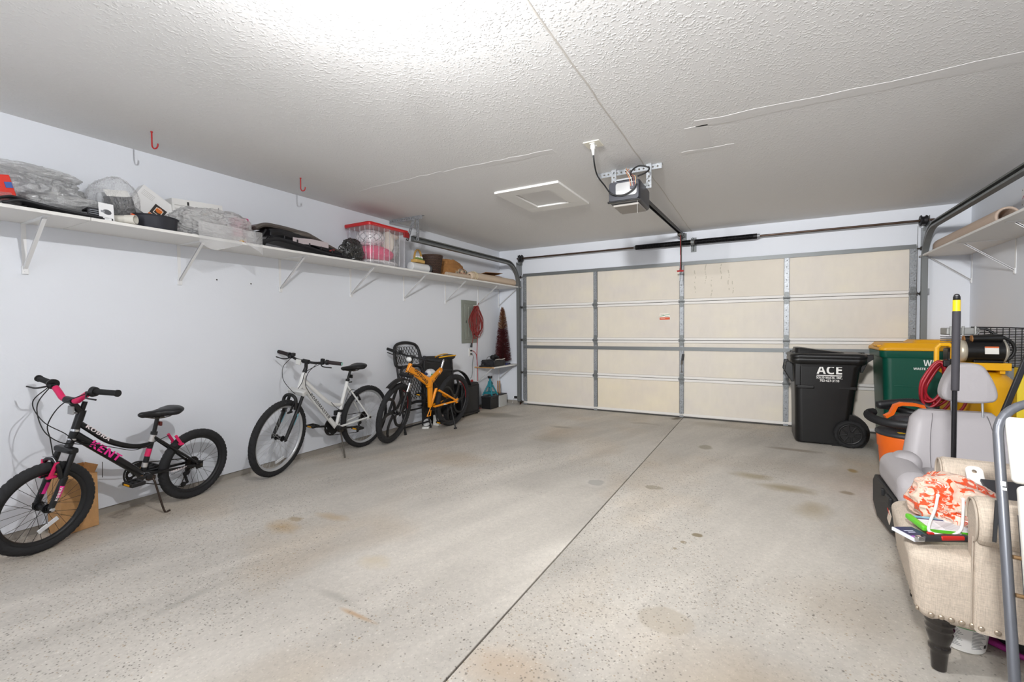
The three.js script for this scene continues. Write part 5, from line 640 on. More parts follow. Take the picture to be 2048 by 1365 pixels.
for (const [x, a, c, d] of [[-3.72, .05, 0xb3875a, 'leaning in the corner'], [-3.755, -.03, 0xa2744c, 'leaning behind its paler twin']]) { const t = thing('wood_stick', 'short wooden stick ' + d, 'stick', [x, .1995, -6.22]); obj('stick', rb(.014, .2, .022, .002, 0, .1, 0, 0, 0, 0), std(c, .7), t); }
{ const t = thing('door_sensor', 'small rusty safety sensor bracket beside the left door track', 'sensor', [-3.53, 0, -6.47]); obj('bracket', [bx(.004, .1, .05, .04, .06, -.03), bx(.1, .004, .04, 0, .1, 0), bx(.004, .1, .04, .05, .05, 0)], std(0x54392c, .7, .4), t); obj('eye_box', rb(.06, .03, .035, .006, -.03, .115, .0), std(0x1c1c1e, .5), t); obj('wire', tube([[-.05, .11, 0], [-.09, .08, -.02], [-.11, .03, -.03], [-.12, .004, -.03]], .0025, 16, 6), M.white, t); }
// cardboard box behind the small bike
{ const t = thing('cardboard_box', 'brown cardboard box behind the front wheel of the small bicycle', 'box', [-3.79, 0, -1.105], .12); obj('carton', rb(.15, .34, .185, .002, 0, .171, 0), M.kraft, t); obj('flap', rb(.15, .003, .06, .001, 0, .362, -.085, 1.15), M.kraftDark, t); obj('flap', rb(.003, .05, .18, .001, -.07, .366, 0, 0, 0, .1), M.kraftDark, t); obj('wire_clip', cyl([.08, .3, -.115], [.08, .4, -.118], .002, .002, 5), M.black, t); }
// folded black chair leaning behind the orange bike
{ const t = thing('folding_chair', 'black perforated plastic folding chair leaning folded on left wall', 'chair', [-3.665, 0, -4.2]); t.rotation.order = 'YXZ'; t.rotation.set(0, -.02, .17); const m = std(0x1c1c1f, .5), W = .44;
  // lattice panels: thin slats crossing, local plane y-z, facing +x
  const lattice = (name, y0, y1, hw, bow) => { const g = [], st = .034; const lim = (a, b) => { /* clip a diagonal to the panel */ const o = []; for (const s of [1, -1]) for (let c = -1.2; c < 1.2; c += st * 1.35) { const pts = []; for (let k = 0; k <= 12; k++) { const y = y0 + (y1 - y0) * k / 12, z = c + s * (y - y0) * .62; if (Math.abs(z) < hw) pts.push([bow * (1 - (z / hw) ** 2), y, z]); } if (pts.length > 1) o.push(polyTube([pts[0], pts[pts.length - 1]], .0042, 4)); } return o; }; g.push(...lim()); const L = obj(name, g, m, t); L.userData.kind = 'stuff'; };
  obj('frame', [polyTube([[.0, .012, -W / 2], [0, .62, -W / 2 + .01], [0, 1.0, -W / 2 + .02]], .012, 8), polyTube([[0, .012, W / 2], [0, .62, W / 2 - .01], [0, 1.0, W / 2 - .02]], .012, 8), cyl([0, .27, -W / 2], [0, .27, W / 2], .01), cyl([0, .085, -W / 2], [0, .085, W / 2], .01)], m, t);
  lattice('back_mesh', .84, 1.05, .19, -.03); obj('backrest', [tube([[0, .81, -.205], [0, .95, -.215], [-.01, 1.06, -.17], [-.02, 1.095, 0], [-.01, 1.06, .17], [0, .95, .215], [0, .81, .205], [-.02, .8, 0]], .018, 60, 8, true)], m, t);
  lattice('seat_mesh', .40, .74, .18, 0); obj('seat', [tube([[.03, .37, -.19], [.03, .6, -.205], [.03, .77, -.16], [.03, .8, 0], [.03, .77, .16], [.03, .6, .205], [.03, .37, .19], [.03, .36, 0]], .017, 60, 8, true)], m, t);
  objs('foot_cap', [cyl([0, .002, -W / 2], [0, .04, -W / 2], .016), cyl([0, .002, W / 2], [0, .04, W / 2], .016)], M.blackRub, t); }
{ const t = thing('white_hat', 'white rounded hat with colourful stickers behind the orange frame', 'hat', [-3.66, .645, -4.43]); const tx = canv(128, 128, (g, w, h) => { g.fillStyle = '#e9eaec'; g.fillRect(0, 0, w, h); g.fillStyle = '#4d9a5c'; g.fillRect(50, 60, 12, 14); g.fillStyle = '#35456e'; g.beginPath(); g.ellipse(26, 62, 12, 14, 0, 0, 7); g.fill(); g.fillStyle = '#b34a7a'; g.fillRect(80, 50, 10, 10); g.fillStyle = '#999'; g.fillRect(6, 80, 110, 4); }); obj('dome', sph(.075, 0, .035, 0, 24, 16, .9, .85, 1), std(0xffffff, .4, 0, { map: tx }), t); obj('brim', rb(.07, .012, .09, .006, .02, .02, -.1, .2), M.white, t); }
{ const t = thing('flat_black_case', 'large flat black case leaning upright behind the orange bike', 'case', [-3.8, 0, -4.79]); t.rotation.order = 'YXZ'; t.rotation.set(0, -.02, .07); const m = std(0x1d1d1f, .6, 0, { bumpMap: bubbleBump, bumpScale: .002 }); obj('shell', boxUV(ext([[-.33, .01], [.33, .01], [.3, .86], [-.27, .88]], .06, .01, [], 2).rotateY(Math.PI / 2)), m, t); obj('edge_band', [ext([[-.335, .005], [.335, .005], [.305, .87], [-.275, .89]], .02, .004, [[[-.3, .04], [-.25, .85], [.275, .83], [.3, .04]]]).rotateY(Math.PI / 2).translate(.028, 0, 0)], std(0x141416, .5), t); }
{ const t = thing('black_suitcase', 'black upright suitcase with red tag beside the rear bicycle wheel', 'suitcase', [-3.765, 0, -5.33], -.02); obj('shell', rb(.2, .44, .42, .03, 0, .245, 0), std(0x19191b, .55), t); obj('front_pocket', rb(.02, .36, .34, .02, .105, .24, 0), std(0x1f1f22, .6), t); objs('trolley_tube', [cyl([.118, .06, -.17], [.118, .44, -.17], .005), cyl([.118, .06, .17], [.118, .44, .17], .005)], std(0x3a3b40, .3, .6), t); obj('red_tag', [rb(.02, .03, .04, .006, .02, .48, -.14), tube([[.02, .465, -.12], [.03, .49, -.08], [.02, .465, -.04]], .004, 12, 6)], std(0xa12a24, .5), t, 'red luggage tag'); obj('handle', tube([[0, .46, .08], [0, .5, .05], [0, .5, -.02], [0, .46, -.05]], .009, 20, 8), M.black, t); obj('base_trim', rb(.205, .03, .425, .01, 0, .03, 0), M.black, t); objs('wheel', [[-.08, .17], [-.08, -.17], [.08, .17], [.08, -.17]].map(([a, b]) => cyl([a - .012, .016, b], [a + .012, .016, b], .016, .016, 14)), M.blackRub, t); }
{ const t = thing('sneaker', 'white sneaker on the floor under the black folding chair', 'shoe', [-3.73, 0, -4.44], .5); obj('upper', blob(.045, .045, .12, 101, .1, 2, -.8, 5, v => { if (v.z > .02) v.y *= .75; }).translate(0, .022, 0), std(0xd9d9d9, .6), t); obj('sole', rb(.09, .022, .24, .01, 0, .012, 0), M.white, t); obj('lace_panel', rb(.03, .006, .08, .003, 0, .08, .03, .3), std(0x333338, .6), t); }
{ const t = thing('small_white_box', 'small white box with pink edge standing beside the sneaker', 'box', [-3.68, 0, -4.6], -.1); obj('carton', rb(.1, .13, .09, .003, 0, .066, 0), M.white, t); obj('pink_edge', rb(.004, .12, .03, .001, .051, .066, -.02), std(0xc98a7c, .6), t); }
{ const t = thing('black_backpack', 'dark fabric bag slumped on floor behind the orange bike', 'bag', [-3.74, 0, -4.82]); obj('bag', blob(.055, .12, .13, 111, .14, 2, -.85, 5).translate(.06, 0, 0), std(0x17171a, .85), t); obj('strap', tube([[.11, .1, .08], [.13, .16, .03], [.12, .1, -.06]], .008, 16, 6), M.black, t); }
// ---------------------------------------------------------------- wheeled bins
function cartBody(t, mat, W, D, H, o = {}) {       // long side W along x (handle at +x), depth D along z; tapered tub with a pocket low at the back for the axle
  const ring = (y, f, cx = 0, r = .07) => rrect(W * f, D * (f * .5 + .5), r, 4).map(([a, b]) => [a + cx, y, -b]);
  const rings = [ring(.012, .74, -.045, .06), ring(.03, .775, -.045), ring(.3, .835, -.03), ring(.56, .885, -.02), ring(.6, .905, -.016), ring(H - .09, .955, -.004), ring(H - .075, .985, 0), ring(H, 1, 0)];
  return obj('tub', loft(rings), mat, t);
}
function cartWheel(t, x, y, z, r, mats) {
  const s = z > 0 ? 1 : -1, pts = []; const tread = new THREE.TorusGeometry(r - .022, .022, 10, 120); bend(tread, v => { const q = Math.hypot(v.x, v.y), a = Math.atan2(v.y, v.x); if (q > r - .02) { const k = Math.floor(a * 40 / 6.2832 * 1.0 + 100) % 2 ? 1 : .985; v.x *= k; v.y *= k; } v.z *= 1.25; });
  const w = obj('wheel', tread.translate(x, y, z), M.blackRub, t); obj('hub', [cyl([x, y, z - .03], [x, y, z + .03], .028, .028, 20), tor(r - .045, .012, 8, 48).translate(x, y, z), ...[0, 1, 2, 3, 4, 5, 6, 7].map(i => { const a = i * Math.PI / 4 + .2; return rb(.016, r - .06, .02, .004, 0, (r - .04) / 2 + .012, 0).rotateZ(a).translate(x, y, z); })], mats, w); obj('web', cyl([x, y, z - .006], [x, y, z + .006], r - .04, r - .04, 32), mats, w); return w; }
{ const t = thing('trash_cart', 'black wheeled trash cart with white ACE lettering by the garage door', 'trash bin', [.55, 0, -5.9], .03); const m = std(0x0c0c0d, .36), lm = std(0x101011, .4), W = .6, D = .56, H = .9;
  cartBody(t, m, W, D, H); const rr = (y, k, cx = 0) => rrect(W * k + .02, D * k + .02, .08, 5).map(([a, b]) => [a + cx, y, -b]);
  obj('rim', loft([rr(H - .06, 1.0), rr(H - .045, 1.06), rr(H - .01, 1.07), rr(H, 1.05)]), m, t);
  const lid = obj('lid', [loft([rr(H + .002, 1.06), rr(H + .02, 1.08), rr(H + .04, 1.06), rr(H + .05, .96)]), loft([rrect(.46, .34, .05, 4).map(([a, b]) => [a - .06, H + .045, -b]), rrect(.43, .3, .05, 4).map(([a, b]) => [a - .06, H + .085 + (a < 0 ? .02 : -.025), -b])])], lm, t);
  objs('lid_rib', [rb(.07, .02, .06, .006, -.27, H + .055, .12), rb(.07, .02, .06, .006, -.27, H + .055, -.12)], lm, lid);
  obj('handle', [cyl([.37, H + .02, -.2], [.37, H + .02, .2], .018, .018, 14), ext([[.28, -.14], [.285, .02], [.33, .045], [.385, .045], [.39, .0], [.34, -.04], [.3, -.14]], .03, .005).translate(0, H, .2), ext([[.28, -.14], [.285, .02], [.33, .045], [.385, .045], [.39, .0], [.34, -.04], [.3, -.14]], .03, .005).translate(0, H, -.2)], lm, t);
  obj('grab_bar', [ext([[-.3, -.02], [-.36, -.02], [-.375, -.12], [-.31, -.24], [-.29, -.24]], .03, .005).translate(0, H - .02, .16), ext([[-.3, -.02], [-.36, -.02], [-.375, -.12], [-.31, -.24], [-.29, -.24]], .03, .005).translate(0, H - .02, -.16), cyl([-.345, H - .09, -.17], [-.345, H - .09, .17], .014, .014, 12)], lm, t);
  obj('shoulder_rib', [rb(.05, .26, .02, .008, -.26, .74, .265), rb(.16, .04, .03, .012, -.19, .6, .256), rb(.16, .04, .03, .012, .17, .6, .252)], m, t); obj('wheel_well', cyl([.17, .145, .12], [.17, .145, .245], .19, .19, 28), m, t); obj('axle', cyl([.19, .14, -.3], [.19, .14, .3], .01), M.steel, t);
  cartWheel(t, .19, .14, .29, .14, lm); cartWheel(t, .19, .14, -.29, .14, lm);
  const L = std(0xe6e4df, .5), P = (s, h, w, x, y, n) => { const g = textGeo(s, h, .002, w); g.rotateX(-.035).translate(x, y, .2755); return obj('lettering', g, L, t, n); };
  P('ACE', .082, .215, -.095, .742, 'white ACE lettering'); obj('lettering_bar', bx(.215, .008, .002, .0125, .726, .2755, -.035), L, t); P('SOLID WASTE, INC.', .023, .222, -.098, .693, 'white SOLID WASTE, INC. lettering'); P('763-427-3110', .023, .165, -.068, .662, 'white phone number'); }
{ const t = thing('recycling_cart', 'green wheeled recycling cart with yellow lid behind the shop vacuum', 'recycling bin', [1.44, 0, -6.19], 0); const m = std(0x0b4f3f, .35), ym = std(0xe5a412, .4), W = .8, D = .6, H = .98;
  cartBody(t, m, W, D, H); const rr = (y, k) => rrect(W * k, D * k, .06, 5).map(([a, b]) => [a, y, -b]);
  obj('rim', loft([rr(H - .075, 1.0), rr(H - .065, 1.03), rr(H - .005, 1.04)]), m, t); obj('lid', [loft([rr(H, 1.05), rr(H + .012, 1.06), rr(H + .03, 1.05), rr(H + .045, 1.0), rr(H + .075, .94)]), loft([rrect(.42, .4, .04, 4).map(([a, b]) => [a + .06, H + .07, -b]), rrect(.36, .34, .04, 4).map(([a, b]) => [a + .07, H + .105, -b])])], ym, t, 'yellow lid'); objs('lid_notch', [-.2, -.12, -.04].map(z => rb(.05, .02, .05, .006, -.405, H + .045, z + .25)), ym, t);
  obj('panel_rib', [rb(.004, .14, .012, .002, -.1, H - .17, .284), rb(.2, .02, .02, .008, -.2, .62, .278)], m, t); obj('side_pocket', rb(.02, .12, .18, .008, -.352, .72, .05), std(0x06382c, .5), t); obj('rating_plate', rb(.003, .05, .045, .001, -.3715, .84, .13, 0, 0, .05), std(0xc8cfc8, .5), t);
  obj('axle', cyl([.27, .13, -.32], [.27, .13, .3], .01), M.steel, t); cartWheel(t, .27, .13, .3, .13, M.black); cartWheel(t, .27, .13, -.3, .13, M.black); obj('handle', cyl([.415, H + .0, -.2], [.415, H + .0, .2], .015), m, t);
  const L = std(0xe9eae6, .5), P = (s, h, w, x, y) => { const g = textGeo(s, h, .002, w); g.rotateX(-.03).translate(x, y, .2935); return obj('lettering', g, L, t, 'white ' + s + ' lettering'); }; P('WM', .06, .12, -.075, .83); P('WASTE MANAGEMENT', .022, .31, -.15, .79); }
// ---------------------------------------------------------------- shop vacuum
{ const t = thing('shop_vacuum', 'orange shop vacuum with black ribbed hose behind the car seat', 'vacuum', [.925, 0, -4.33], .25); const om = std(0xe0620e, .4), bm = std(0x2b2c30, .5);
  obj('tank', lathe([[0, .05], [.145, .05], [.155, .06], [.175, .33], [.182, .335], [.186, .415], [.18, .425], [0, .425]], 40), om, t); obj('lid', lathe([[.19, .425], [.196, .432], [.194, .45], [.175, .462], [.12, .475], [.11, .52], [.1, .56], [.06, .575], [0, .578]], 40), bm, t, 'dark grey lid'); obj('port', [cyl([-.02, .5, .1], [-.05, .5, .2], .038, .038, 20), rb(.14, .07, .1, .015, .01, .505, .1)], bm, t); obj('port_bore', cyl([-.045, .5, .185], [-.0515, .5, .205], .03, .03, 20), M.black, t); obj('warning_label', rb(.06, .002, .025, .001, -.1, .4635, .135, .1), std(0xe2b713, .5), t, 'yellow warning label'); obj('vent_grille', [0, 1, 2, 3, 4].map(i => rb(.05, .005, .006, .001, .09, .5 + i * .012, .115)).slice(0, 1), std(0x9a9a98, .5), t);
  for (let i = 1; i < 5; i++) obj('vent_slat', rb(.05, .005, .006, .001, .09, .5 + i * .012, .115), std(0x9a9a98, .5), t);
  obj('handle', [sweep([[-.018, -.012], [.018, -.012], [.018, .012], [-.018, .012]], [[-.15, .555, 0], [-.11, .58, 0], [-.085, .64, 0], [-.05, .655, 0], [.03, .652, 0], [.08, .64, 0], [.105, .59, 0], [.14, .57, 0]], [0, 0, 1])], om, t, 'orange carry handle');
  const hp = []; for (let i = 0; i <= 40; i++) { const a = -2.5 + i / 40 * 6.0; hp.push([.235 * Math.sin(a), .545 + .012 * Math.sin(a * 2) + (i > 30 ? (i - 30) * .006 : 0), .235 * Math.cos(a)]); } hp.push([.12, .64, -.2], [.22, .6, -.16], [.3, .55, -.1]); const hose = tube(hp, .029, 420, 12); { const p = hose.attributes.position, per = 13, n = 421; const C = new THREE.CatmullRomCurve3(hp.map(v3)); for (let i = 0; i < n; i++) { const c = C.getPointAt(i / 420), k = i % 2 ? 1.06 : .9; for (let j = 0; j < per; j++) { const q = i * per + j; p.setXYZ(q, c.x + (p.getX(q) - c.x) * k, c.y + (p.getY(q) - c.y) * k, c.z + (p.getZ(q) - c.z) * k); } } hose.computeVertexNormals(); } obj('hose', hose, std(0x1f1f21, .5), t, 'black ribbed hose');
  for (let i = 0; i < 4; i++) { const a = i * Math.PI / 2 + .6; const c = obj('caster', [cyl([.13 * Math.cos(a) - .012, .022, .13 * Math.sin(a)], [.13 * Math.cos(a) + .012, .022, .13 * Math.sin(a)], .022, .022, 16), cyl([.13 * Math.cos(a), .03, .13 * Math.sin(a)], [.13 * Math.cos(a), .056, .13 * Math.sin(a)], .01)], M.black, t); } }
// ---------------------------------------------------------------- air compressor
{ const t = thing('air_compressor', 'yellow air compressor with black motor and wire belt guard', 'compressor', [1.42, 0, -4.78], 0); const ym = std(0xe2a60a, .38), bm = std(0x111113, .3);
  obj('tank', lathe([[0, .1], [.1, .11], [.18, .15], [.205, .2], [.205, .76], [.19, .82], [.14, .87], [.06, .885], [0, .885]], 40), ym, t); obj('skirt', lathe([[.15, .005], [.17, .005], [.17, .16], [.15, .16], [.15, .005]], 32), ym, t);
  obj('deck', [rb(.32, .012, .3, .004, -.02, .945, 0), rb(.32, .05, .012, .004, -.02, .922, .145), rb(.32, .05, .012, .004, -.02, .922, -.145), rb(.03, .08, .26, .004, -.12, .91, 0), rb(.03, .08, .26, .004, .1, .91, 0)], ym, t); objs('deck_bolt', [[-.12, .1], [.0, .1], [.11, .1]].map(([x, z]) => cyl([x, .95, z], [x, .957, z], .008, .008, 6)), M.steel, t);
  const mo = obj('motor', [cyl([-.1, 1.035, .08], [.105, 1.035, .08], .083, .083, 32), rb(.16, .02, .12, .005, .02, .96, .08)], bm, t); obj('end_bell', lathe([[.03, -.05], [.07, -.045], [.085, -.03], [.085, 0], [.05, 0], [.03, -.02], [.03, -.05]], 28).rotateZ(-Math.PI / 2).translate(-.098, 1.035, .08), std(0xc4bba8, .35, .4), mo, 'cast aluminium end bell'); obj('end_bell', lathe([[.03, 0], [.084, 0], [.084, .012], [.05, .03], [.03, .03]], 28).rotateZ(-Math.PI / 2).translate(.105, 1.035, .08), std(0xb9b3a6, .4, .4), mo); obj('shaft_end', cyl([-.16, 1.03, .08], [-.11, 1.03, .08], .016), M.chrome, mo); objs('capacitor', [cyl([-.06, 1.13, .1], [.1, 1.135, .1], .028, .028, 20), cyl([-.09, 1.125, .05], [.06, 1.13, .05], .028, .028, 20)], bm, mo); objs('capacitor_cap', [cyl([-.066, 1.13, .1], [-.059, 1.13, .1], .027, .027, 20), cyl([-.096, 1.125, .05], [-.089, 1.125, .05], .027, .027, 20)], std(0x9a6a3a, .5), mo);
  const tx = canv(128, 96, (g, w, h) => { g.fillStyle = '#dcd9d4'; g.fillRect(0, 0, w, h); g.fillStyle = '#d2622a'; g.fillRect(0, 0, w, 16); g.fillStyle = '#333'; for (let i = 0; i < 3; i++) { g.beginPath(); g.moveTo(12, 40 + i * 20); g.lineTo(20, 26 + i * 20); g.lineTo(28, 40 + i * 20); g.fill(); } g.fillStyle = '#777'; for (let i = 0; i < 9; i++) g.fillRect(40, 24 + i * 7, 74, 3); }); const lg = new THREE.CylinderGeometry(.0838, .0838, .075, 14, 1, true, -.5, .75).rotateZ(-Math.PI / 2).rotateX(1.2); { const p = lg.attributes.position, u = lg.attributes.uv; for (let i = 0; i < p.count; i++) u.setXY(i, p.getX(i) / .075 + .5, (Math.atan2(p.getY(i), p.getZ(i)) + .3) / .75); } obj('motor_label', rb(.075, .055, .002, .0008, .03, 1.045, .1625, -.1), std(0xdedbd5, .5), mo, 'white warning label'); obj('label_stripe', rb(.075, .01, .002, .0008, .03, 1.0685, .1618, -.25), std(0xd2622a, .5), mo);
  const pu = obj('pump', [rb(.14, .1, .12, .01, -.09, 1.0, -.09), ...[0, 1, 2, 3, 4, 5].map(i => rb(.17, .006, .15, .003, -.09, 1.06 + i * .016, -.09))], bm, t); obj('cylinder_head', [rb(.19, .055, .15, .008, -.08, 1.185, -.09), ...[-.15, -.08, -.01].map(x => cyl([x, 1.15, -.01], [x, 1.225, -.01], .008, .008, 8))], std(0x9b9b98, .45, .5), pu, 'cast aluminium cylinder head'); obj('pipe', tube([[0, 1.2, -.03], [.0, 1.19, .03], [-.03, 1.15, .06], [-.05, 1.1, .07]], .007, 24, 8), M.chrome, pu); obj('hose', tube([[0, 1.2, -.06], [.06, 1.2, -.04], [.12, 1.14, -.02], [.15, 1.08, 0]], .009, 24, 8), M.black, pu);
  const gm = std(0x17171a, .45), G = obj('belt_guard', [tube([[.02, .9, -.2], [.3, .9, -.2], [.33, .93, -.2], [.33, 1.18, -.2], [.3, 1.205, -.2], [.02, 1.215, -.2]], .006, 60, 6)], gm, t, 'black wire belt guard'); for (let i = 0; i < 24; i++) obj('guard_wire', cyl([.02, .905 + i * .0128, -.2], [.328, .905 + i * .0125, -.2], .003, .003, 4), gm, G); for (let i = 0; i < 9; i++) obj('guard_wire', cyl([.03 + i * .035, .9, -.202], [.03 + i * .035, 1.21, -.202], .003, .003, 4), gm, G);
  obj('flywheel', [tor(.1, .012, 8, 40).translate(.16, 1.04, -.17), ...[0, 1, 2, 3].map(i => rb(.02, .19, .012, .004, 0, 0, 0).rotateZ(i * .785).translate(.16, 1.04, -.17))], std(0x0f0f10, .5), t);
  obj('handle', [sweep(rrect(.032, .032, .014, 2), [[-.2, .86, .1], [-.255, .9, .13], [-.27, .95, .14], [-.27, 1.06, .14], [-.25, 1.085, .14], [-.2, 1.085, .14], [-.175, 1.065, .14], [-.175, .97, .14], [-.18, .9, .1]], [0, 0, 1])], ym, t, 'yellow handle'); for (const s of [1, -1]) cartWheelSmall(t, .16, .09, s * .19); function cartWheelSmall(t, x, y, z) { const w = obj('wheel', tor(.07, .02, 8, 36).translate(x, y, z), M.blackRub, t); obj('hub', cyl([x, y, z - .012], [x, y, z + .012], .055, .055, 20), M.black, w); } }
{ const t = thing('air_hose', 'coiled red air hose hanging from the yellow compressor handle', 'hose', [1.165, 0, -4.58]); const R = rngOf(29), m = std(0x9c1424, .42); for (let k = 0; k < 8; k++) { const w = .055 + .05 * R(), h = .3 + .12 * R(), o = (R() - .5) * .06, pts = [], top = .95 + .02 * R(); for (let i = 0; i < 16; i++) { const a = i / 16 * 6.2832; pts.push([o + w * Math.sin(a) * (1 - .4 * Math.max(0, Math.cos(a))) - .03 * (1 - Math.cos(a)), top - h / 2 + h / 2 * Math.cos(a), .02 + (k - 4) * .011 + .006 * Math.sin(a * 3)]); } obj('coil', tube(pts, .0095, 70, 8, true), m, t); } obj('coupling', [cyl([.03, .98, .05], [.03, .92, .07], .014, .012, 10), rb(.04, .05, .03, .008, .01, .95, .07)], M.black, t); obj('tail', tube([[-.05, .66, .02], [-.03, .58, .03], [.03, .55, .04], [.1, .6, .04], [.14, .68, .03]], .0095, 40, 8), m, t); obj('fitting', cyl([.14, .68, .03], [.16, .72, .03], .01, .008, 8), std(0xb99a3a, .3, .8), t, 'brass fitting'); }
// ---------------------------------------------------------------- right edge, behind: pole and yellow pack
{ const t = thing('black_pole', 'flat black pole leaning to the right in front of the yellow pack', 'pole', [1.165, 0, -4.1]); obj('pole', [rb(.032, 1.25, .02, .006, 0, .625, 0)], std(0x232327, .5), t); obj('end_cap', rb(.036, .03, .024, .006, 0, 1.245, 0), M.black, t); t.rotation.set(0, .1, -.28); }
{ const tx = canv(128, 256, (g, w, h) => { g.fillStyle = '#e6c81c'; g.fillRect(0, 0, w, h); g.fillStyle = '#2b2417'; g.beginPath(); g.ellipse(70, 120, 44, 70, 0, 0, 7); g.fill(); g.fillStyle = '#e6c81c'; g.fillRect(40, 130, 50, 8); g.fillStyle = '#d9d2c0'; g.fillRect(36, 160, 60, 10); g.fillRect(36, 176, 48, 8); }); const t = thing('yellow_pack', 'yellow and black retail pack behind the leaning black pole', 'package', [1.555, 0, -4.25], -.2); obj('pack', card(.2, .4, .12).translate(0, .72, 0), std(0xffffff, .45, 0, { map: tx }), t); obj('crate', rb(.26, .515, .2, .006, 0, .2585, 0), std(0x3a3835, .6), t, 'dark crate underneath'); obj('pack_flap', rb(.2, .03, .12, .004, 0, .93, 0), std(0xd8ba18, .45), t); }
// ---------------------------------------------------------------- loose car seat
{ const t = thing('car_seat', 'loose grey leather car seat with headrest standing on the garage floor', 'car seat', [1.03, 0, -3.66], .06); const m = phy({ color: 0xa9a4a6, roughness: .5, sheen: .2, bumpMap: plasterBump, bumpScale: .001 }), seam = std(0x6d696b, .7), blk = std(0x1d1d1f, .5);
  const pad = (w0, w1, h, d, r, y, lean, bow) => { const rings = [], n = 16; for (let i = 0; i <= n; i++) { const q = i / n, w = w0 + (w1 - w0) * q, e = Math.min(1, Math.sin(Math.PI * Math.min(Math.max(q, .001), .999)) * 3.2), ee = .55 + .45 * Math.pow(e, .6); rings.push(rrect(w * (q > .9 ? 1 - (q - .9) * 1.6 : 1), d * ee, Math.min(r, d * ee * .48), 5).map(([a, b]) => [a, y + h * q, -b + lean * h * q + (bow || 0) * (1 - Math.pow(2 * a / w, 2)) * -0.04 * (b < 0 ? 1 : 0)])); } return loft(rings); };
  obj('backrest', pad(.6, .41, .42, .16, .075, .28, -.28, 1), m, t); objs('backrest_seam', [-1, 1].map(s => tube([[s * .15, .3, .062], [s * .155, .42, .034], [s * .145, .56, -.004], [s * .13, .66, -.03], [s * .125, .69, -.05]], .0018, 30, 5)), seam, t);
  obj('cushion', [bend(new RoundedBoxGeometry(.46, .17, .5, 6, .06), v => { v.y += .02 * (v.z > 0 ? 1 : 0); }).translate(0, .29, .25)], m, t); for (const s of [-1, 1]) obj('cushion_bolster', bend(new RoundedBoxGeometry(.16, .2, .5, 8, .075), v => { v.x += s * .03 * Math.max(0, v.z * 2); v.y += .02 * Math.cos(v.z * 5); if (v.z > .12) v.y -= (v.z - .12) * .4; }).translate(s * .325, .335, .23), m, t); obj('knee_roll', bend(new RoundedBoxGeometry(.14, .15, .16, 6, .06), v => { v.y += 0; }).translate(-.29, .395, .1), m, t);
  obj('side_trim', ext([[-.02, .28], [.45, .25], [.5, .2], [.44, .1], [.3, .03], [.05, .03], [-.05, .1], [-.06, .24]], .04, .01, [], 2).rotateY(-Math.PI / 2).translate(-.395, 0, 0), blk, t, 'black plastic side trim'); objs('trim_knob', [rb(.02, .05, .09, .008, -.42, .22, .3), rb(.02, .04, .03, .006, -.42, .23, .18)], blk, t); obj('warning_tag', rb(.002, .07, .05, .0005, -.4162, .12, .3, .5), std(0xe2d2c2, .5), t, 'small white and red tag'); obj('tag_stripe', rb(.0022, .008, .05, .0005, -.4164, .15, .285, .5), std(0xc0392b, .5), t); obj('side_trim', ext([[-.02, .28], [.45, .25], [.5, .2], [.44, .1], [.3, .03], [.05, .03], [-.05, .1], [-.06, .24]], .04, .01).rotateY(-Math.PI / 2).translate(.395, 0, 0), blk, t); obj('base_rail', [rb(.04, .03, .6, .006, -.2, .016, .18), rb(.04, .03, .6, .006, .2, .016, .18), rb(.6, .18, .4, .02, 0, .13, .18)], blk, t); obj('recliner_cover', cyl([-.3, .24, -.02], [-.27, .24, -.02], .07, .07, 20), blk, t);
  obj('headrest', bend((() => { const s = new THREE.Shape(); s.moveTo(-.09, 0); s.bezierCurveTo(-.13, .0, -.1, .1, -.065, .165); s.bezierCurveTo(-.055, .19, -.035, .195, 0, .195); s.bezierCurveTo(.035, .195, .055, .19, .065, .165); s.bezierCurveTo(.1, .1, .13, 0, .09, 0); s.bezierCurveTo(.04, -.012, -.04, -.012, -.09, 0); return new THREE.ExtrudeGeometry(s, { depth: .05, bevelEnabled: true, bevelSize: .018, bevelThickness: .022, bevelSegments: 5, curveSegments: 16 }); })(), v => { v.z -= .025 + .12 * v.y + .4 * v.x * v.x; }).translate(.045, .79, -.075), m, t); objs('headrest_post', [cyl([-.025, .66, -.07], [-.025, .8, -.085], .006), cyl([.115, .66, -.07], [.115, .8, -.085], .006)], M.chrome, t); }
// broom handle with foam grip
{ const t = thing('broom_handle', 'upright black handle with foam grip and yellow top by the armchair', 'broom', [.782, 0, -2.88]); obj('pole', cyl([0, .03, 0], [-.002, 1.0, 0], .0098, .0098, 16), std(0x16161a, .25), t); obj('foam_grip', lathe([[.009, .925], [.0142, .925], [.015, .93], [.015, 1.295], [.0142, 1.3], [.009, 1.3]], 24), std(0x37353a, .75), t, 'dark grey foam grip'); obj('yellow_collar', cyl([0, 1.298, 0], [0, 1.352, 0], .014, .014, 20), std(0xe8c412, .4), t, 'yellow collar'); obj('end_cap', [lathe([[0, 1.352], [.0135, 1.352], [.013, 1.368], [.009, 1.372], [0, 1.372]], 20), tor(.009, .0028, 6, 20, Math.PI).translate(0, 1.37, 0)], M.black, t); obj('brush_head', [rb(.05, .03, .3, .01, 0, .045, -.02)], std(0x2a2a2d, .5), t); const br = []; const R = rngOf(4); for (let i = 0; i < 160; i++) { const x = (R() - .5) * .04, z = (R() - .5) * .28 - .02; br.push(cyl([x, .034, z], [x * 1.3, .001, z], .0012, .0012, 3, true)); } const bb = obj('bristles', br, M.black, t); bb.userData.kind = 'stuff'; }
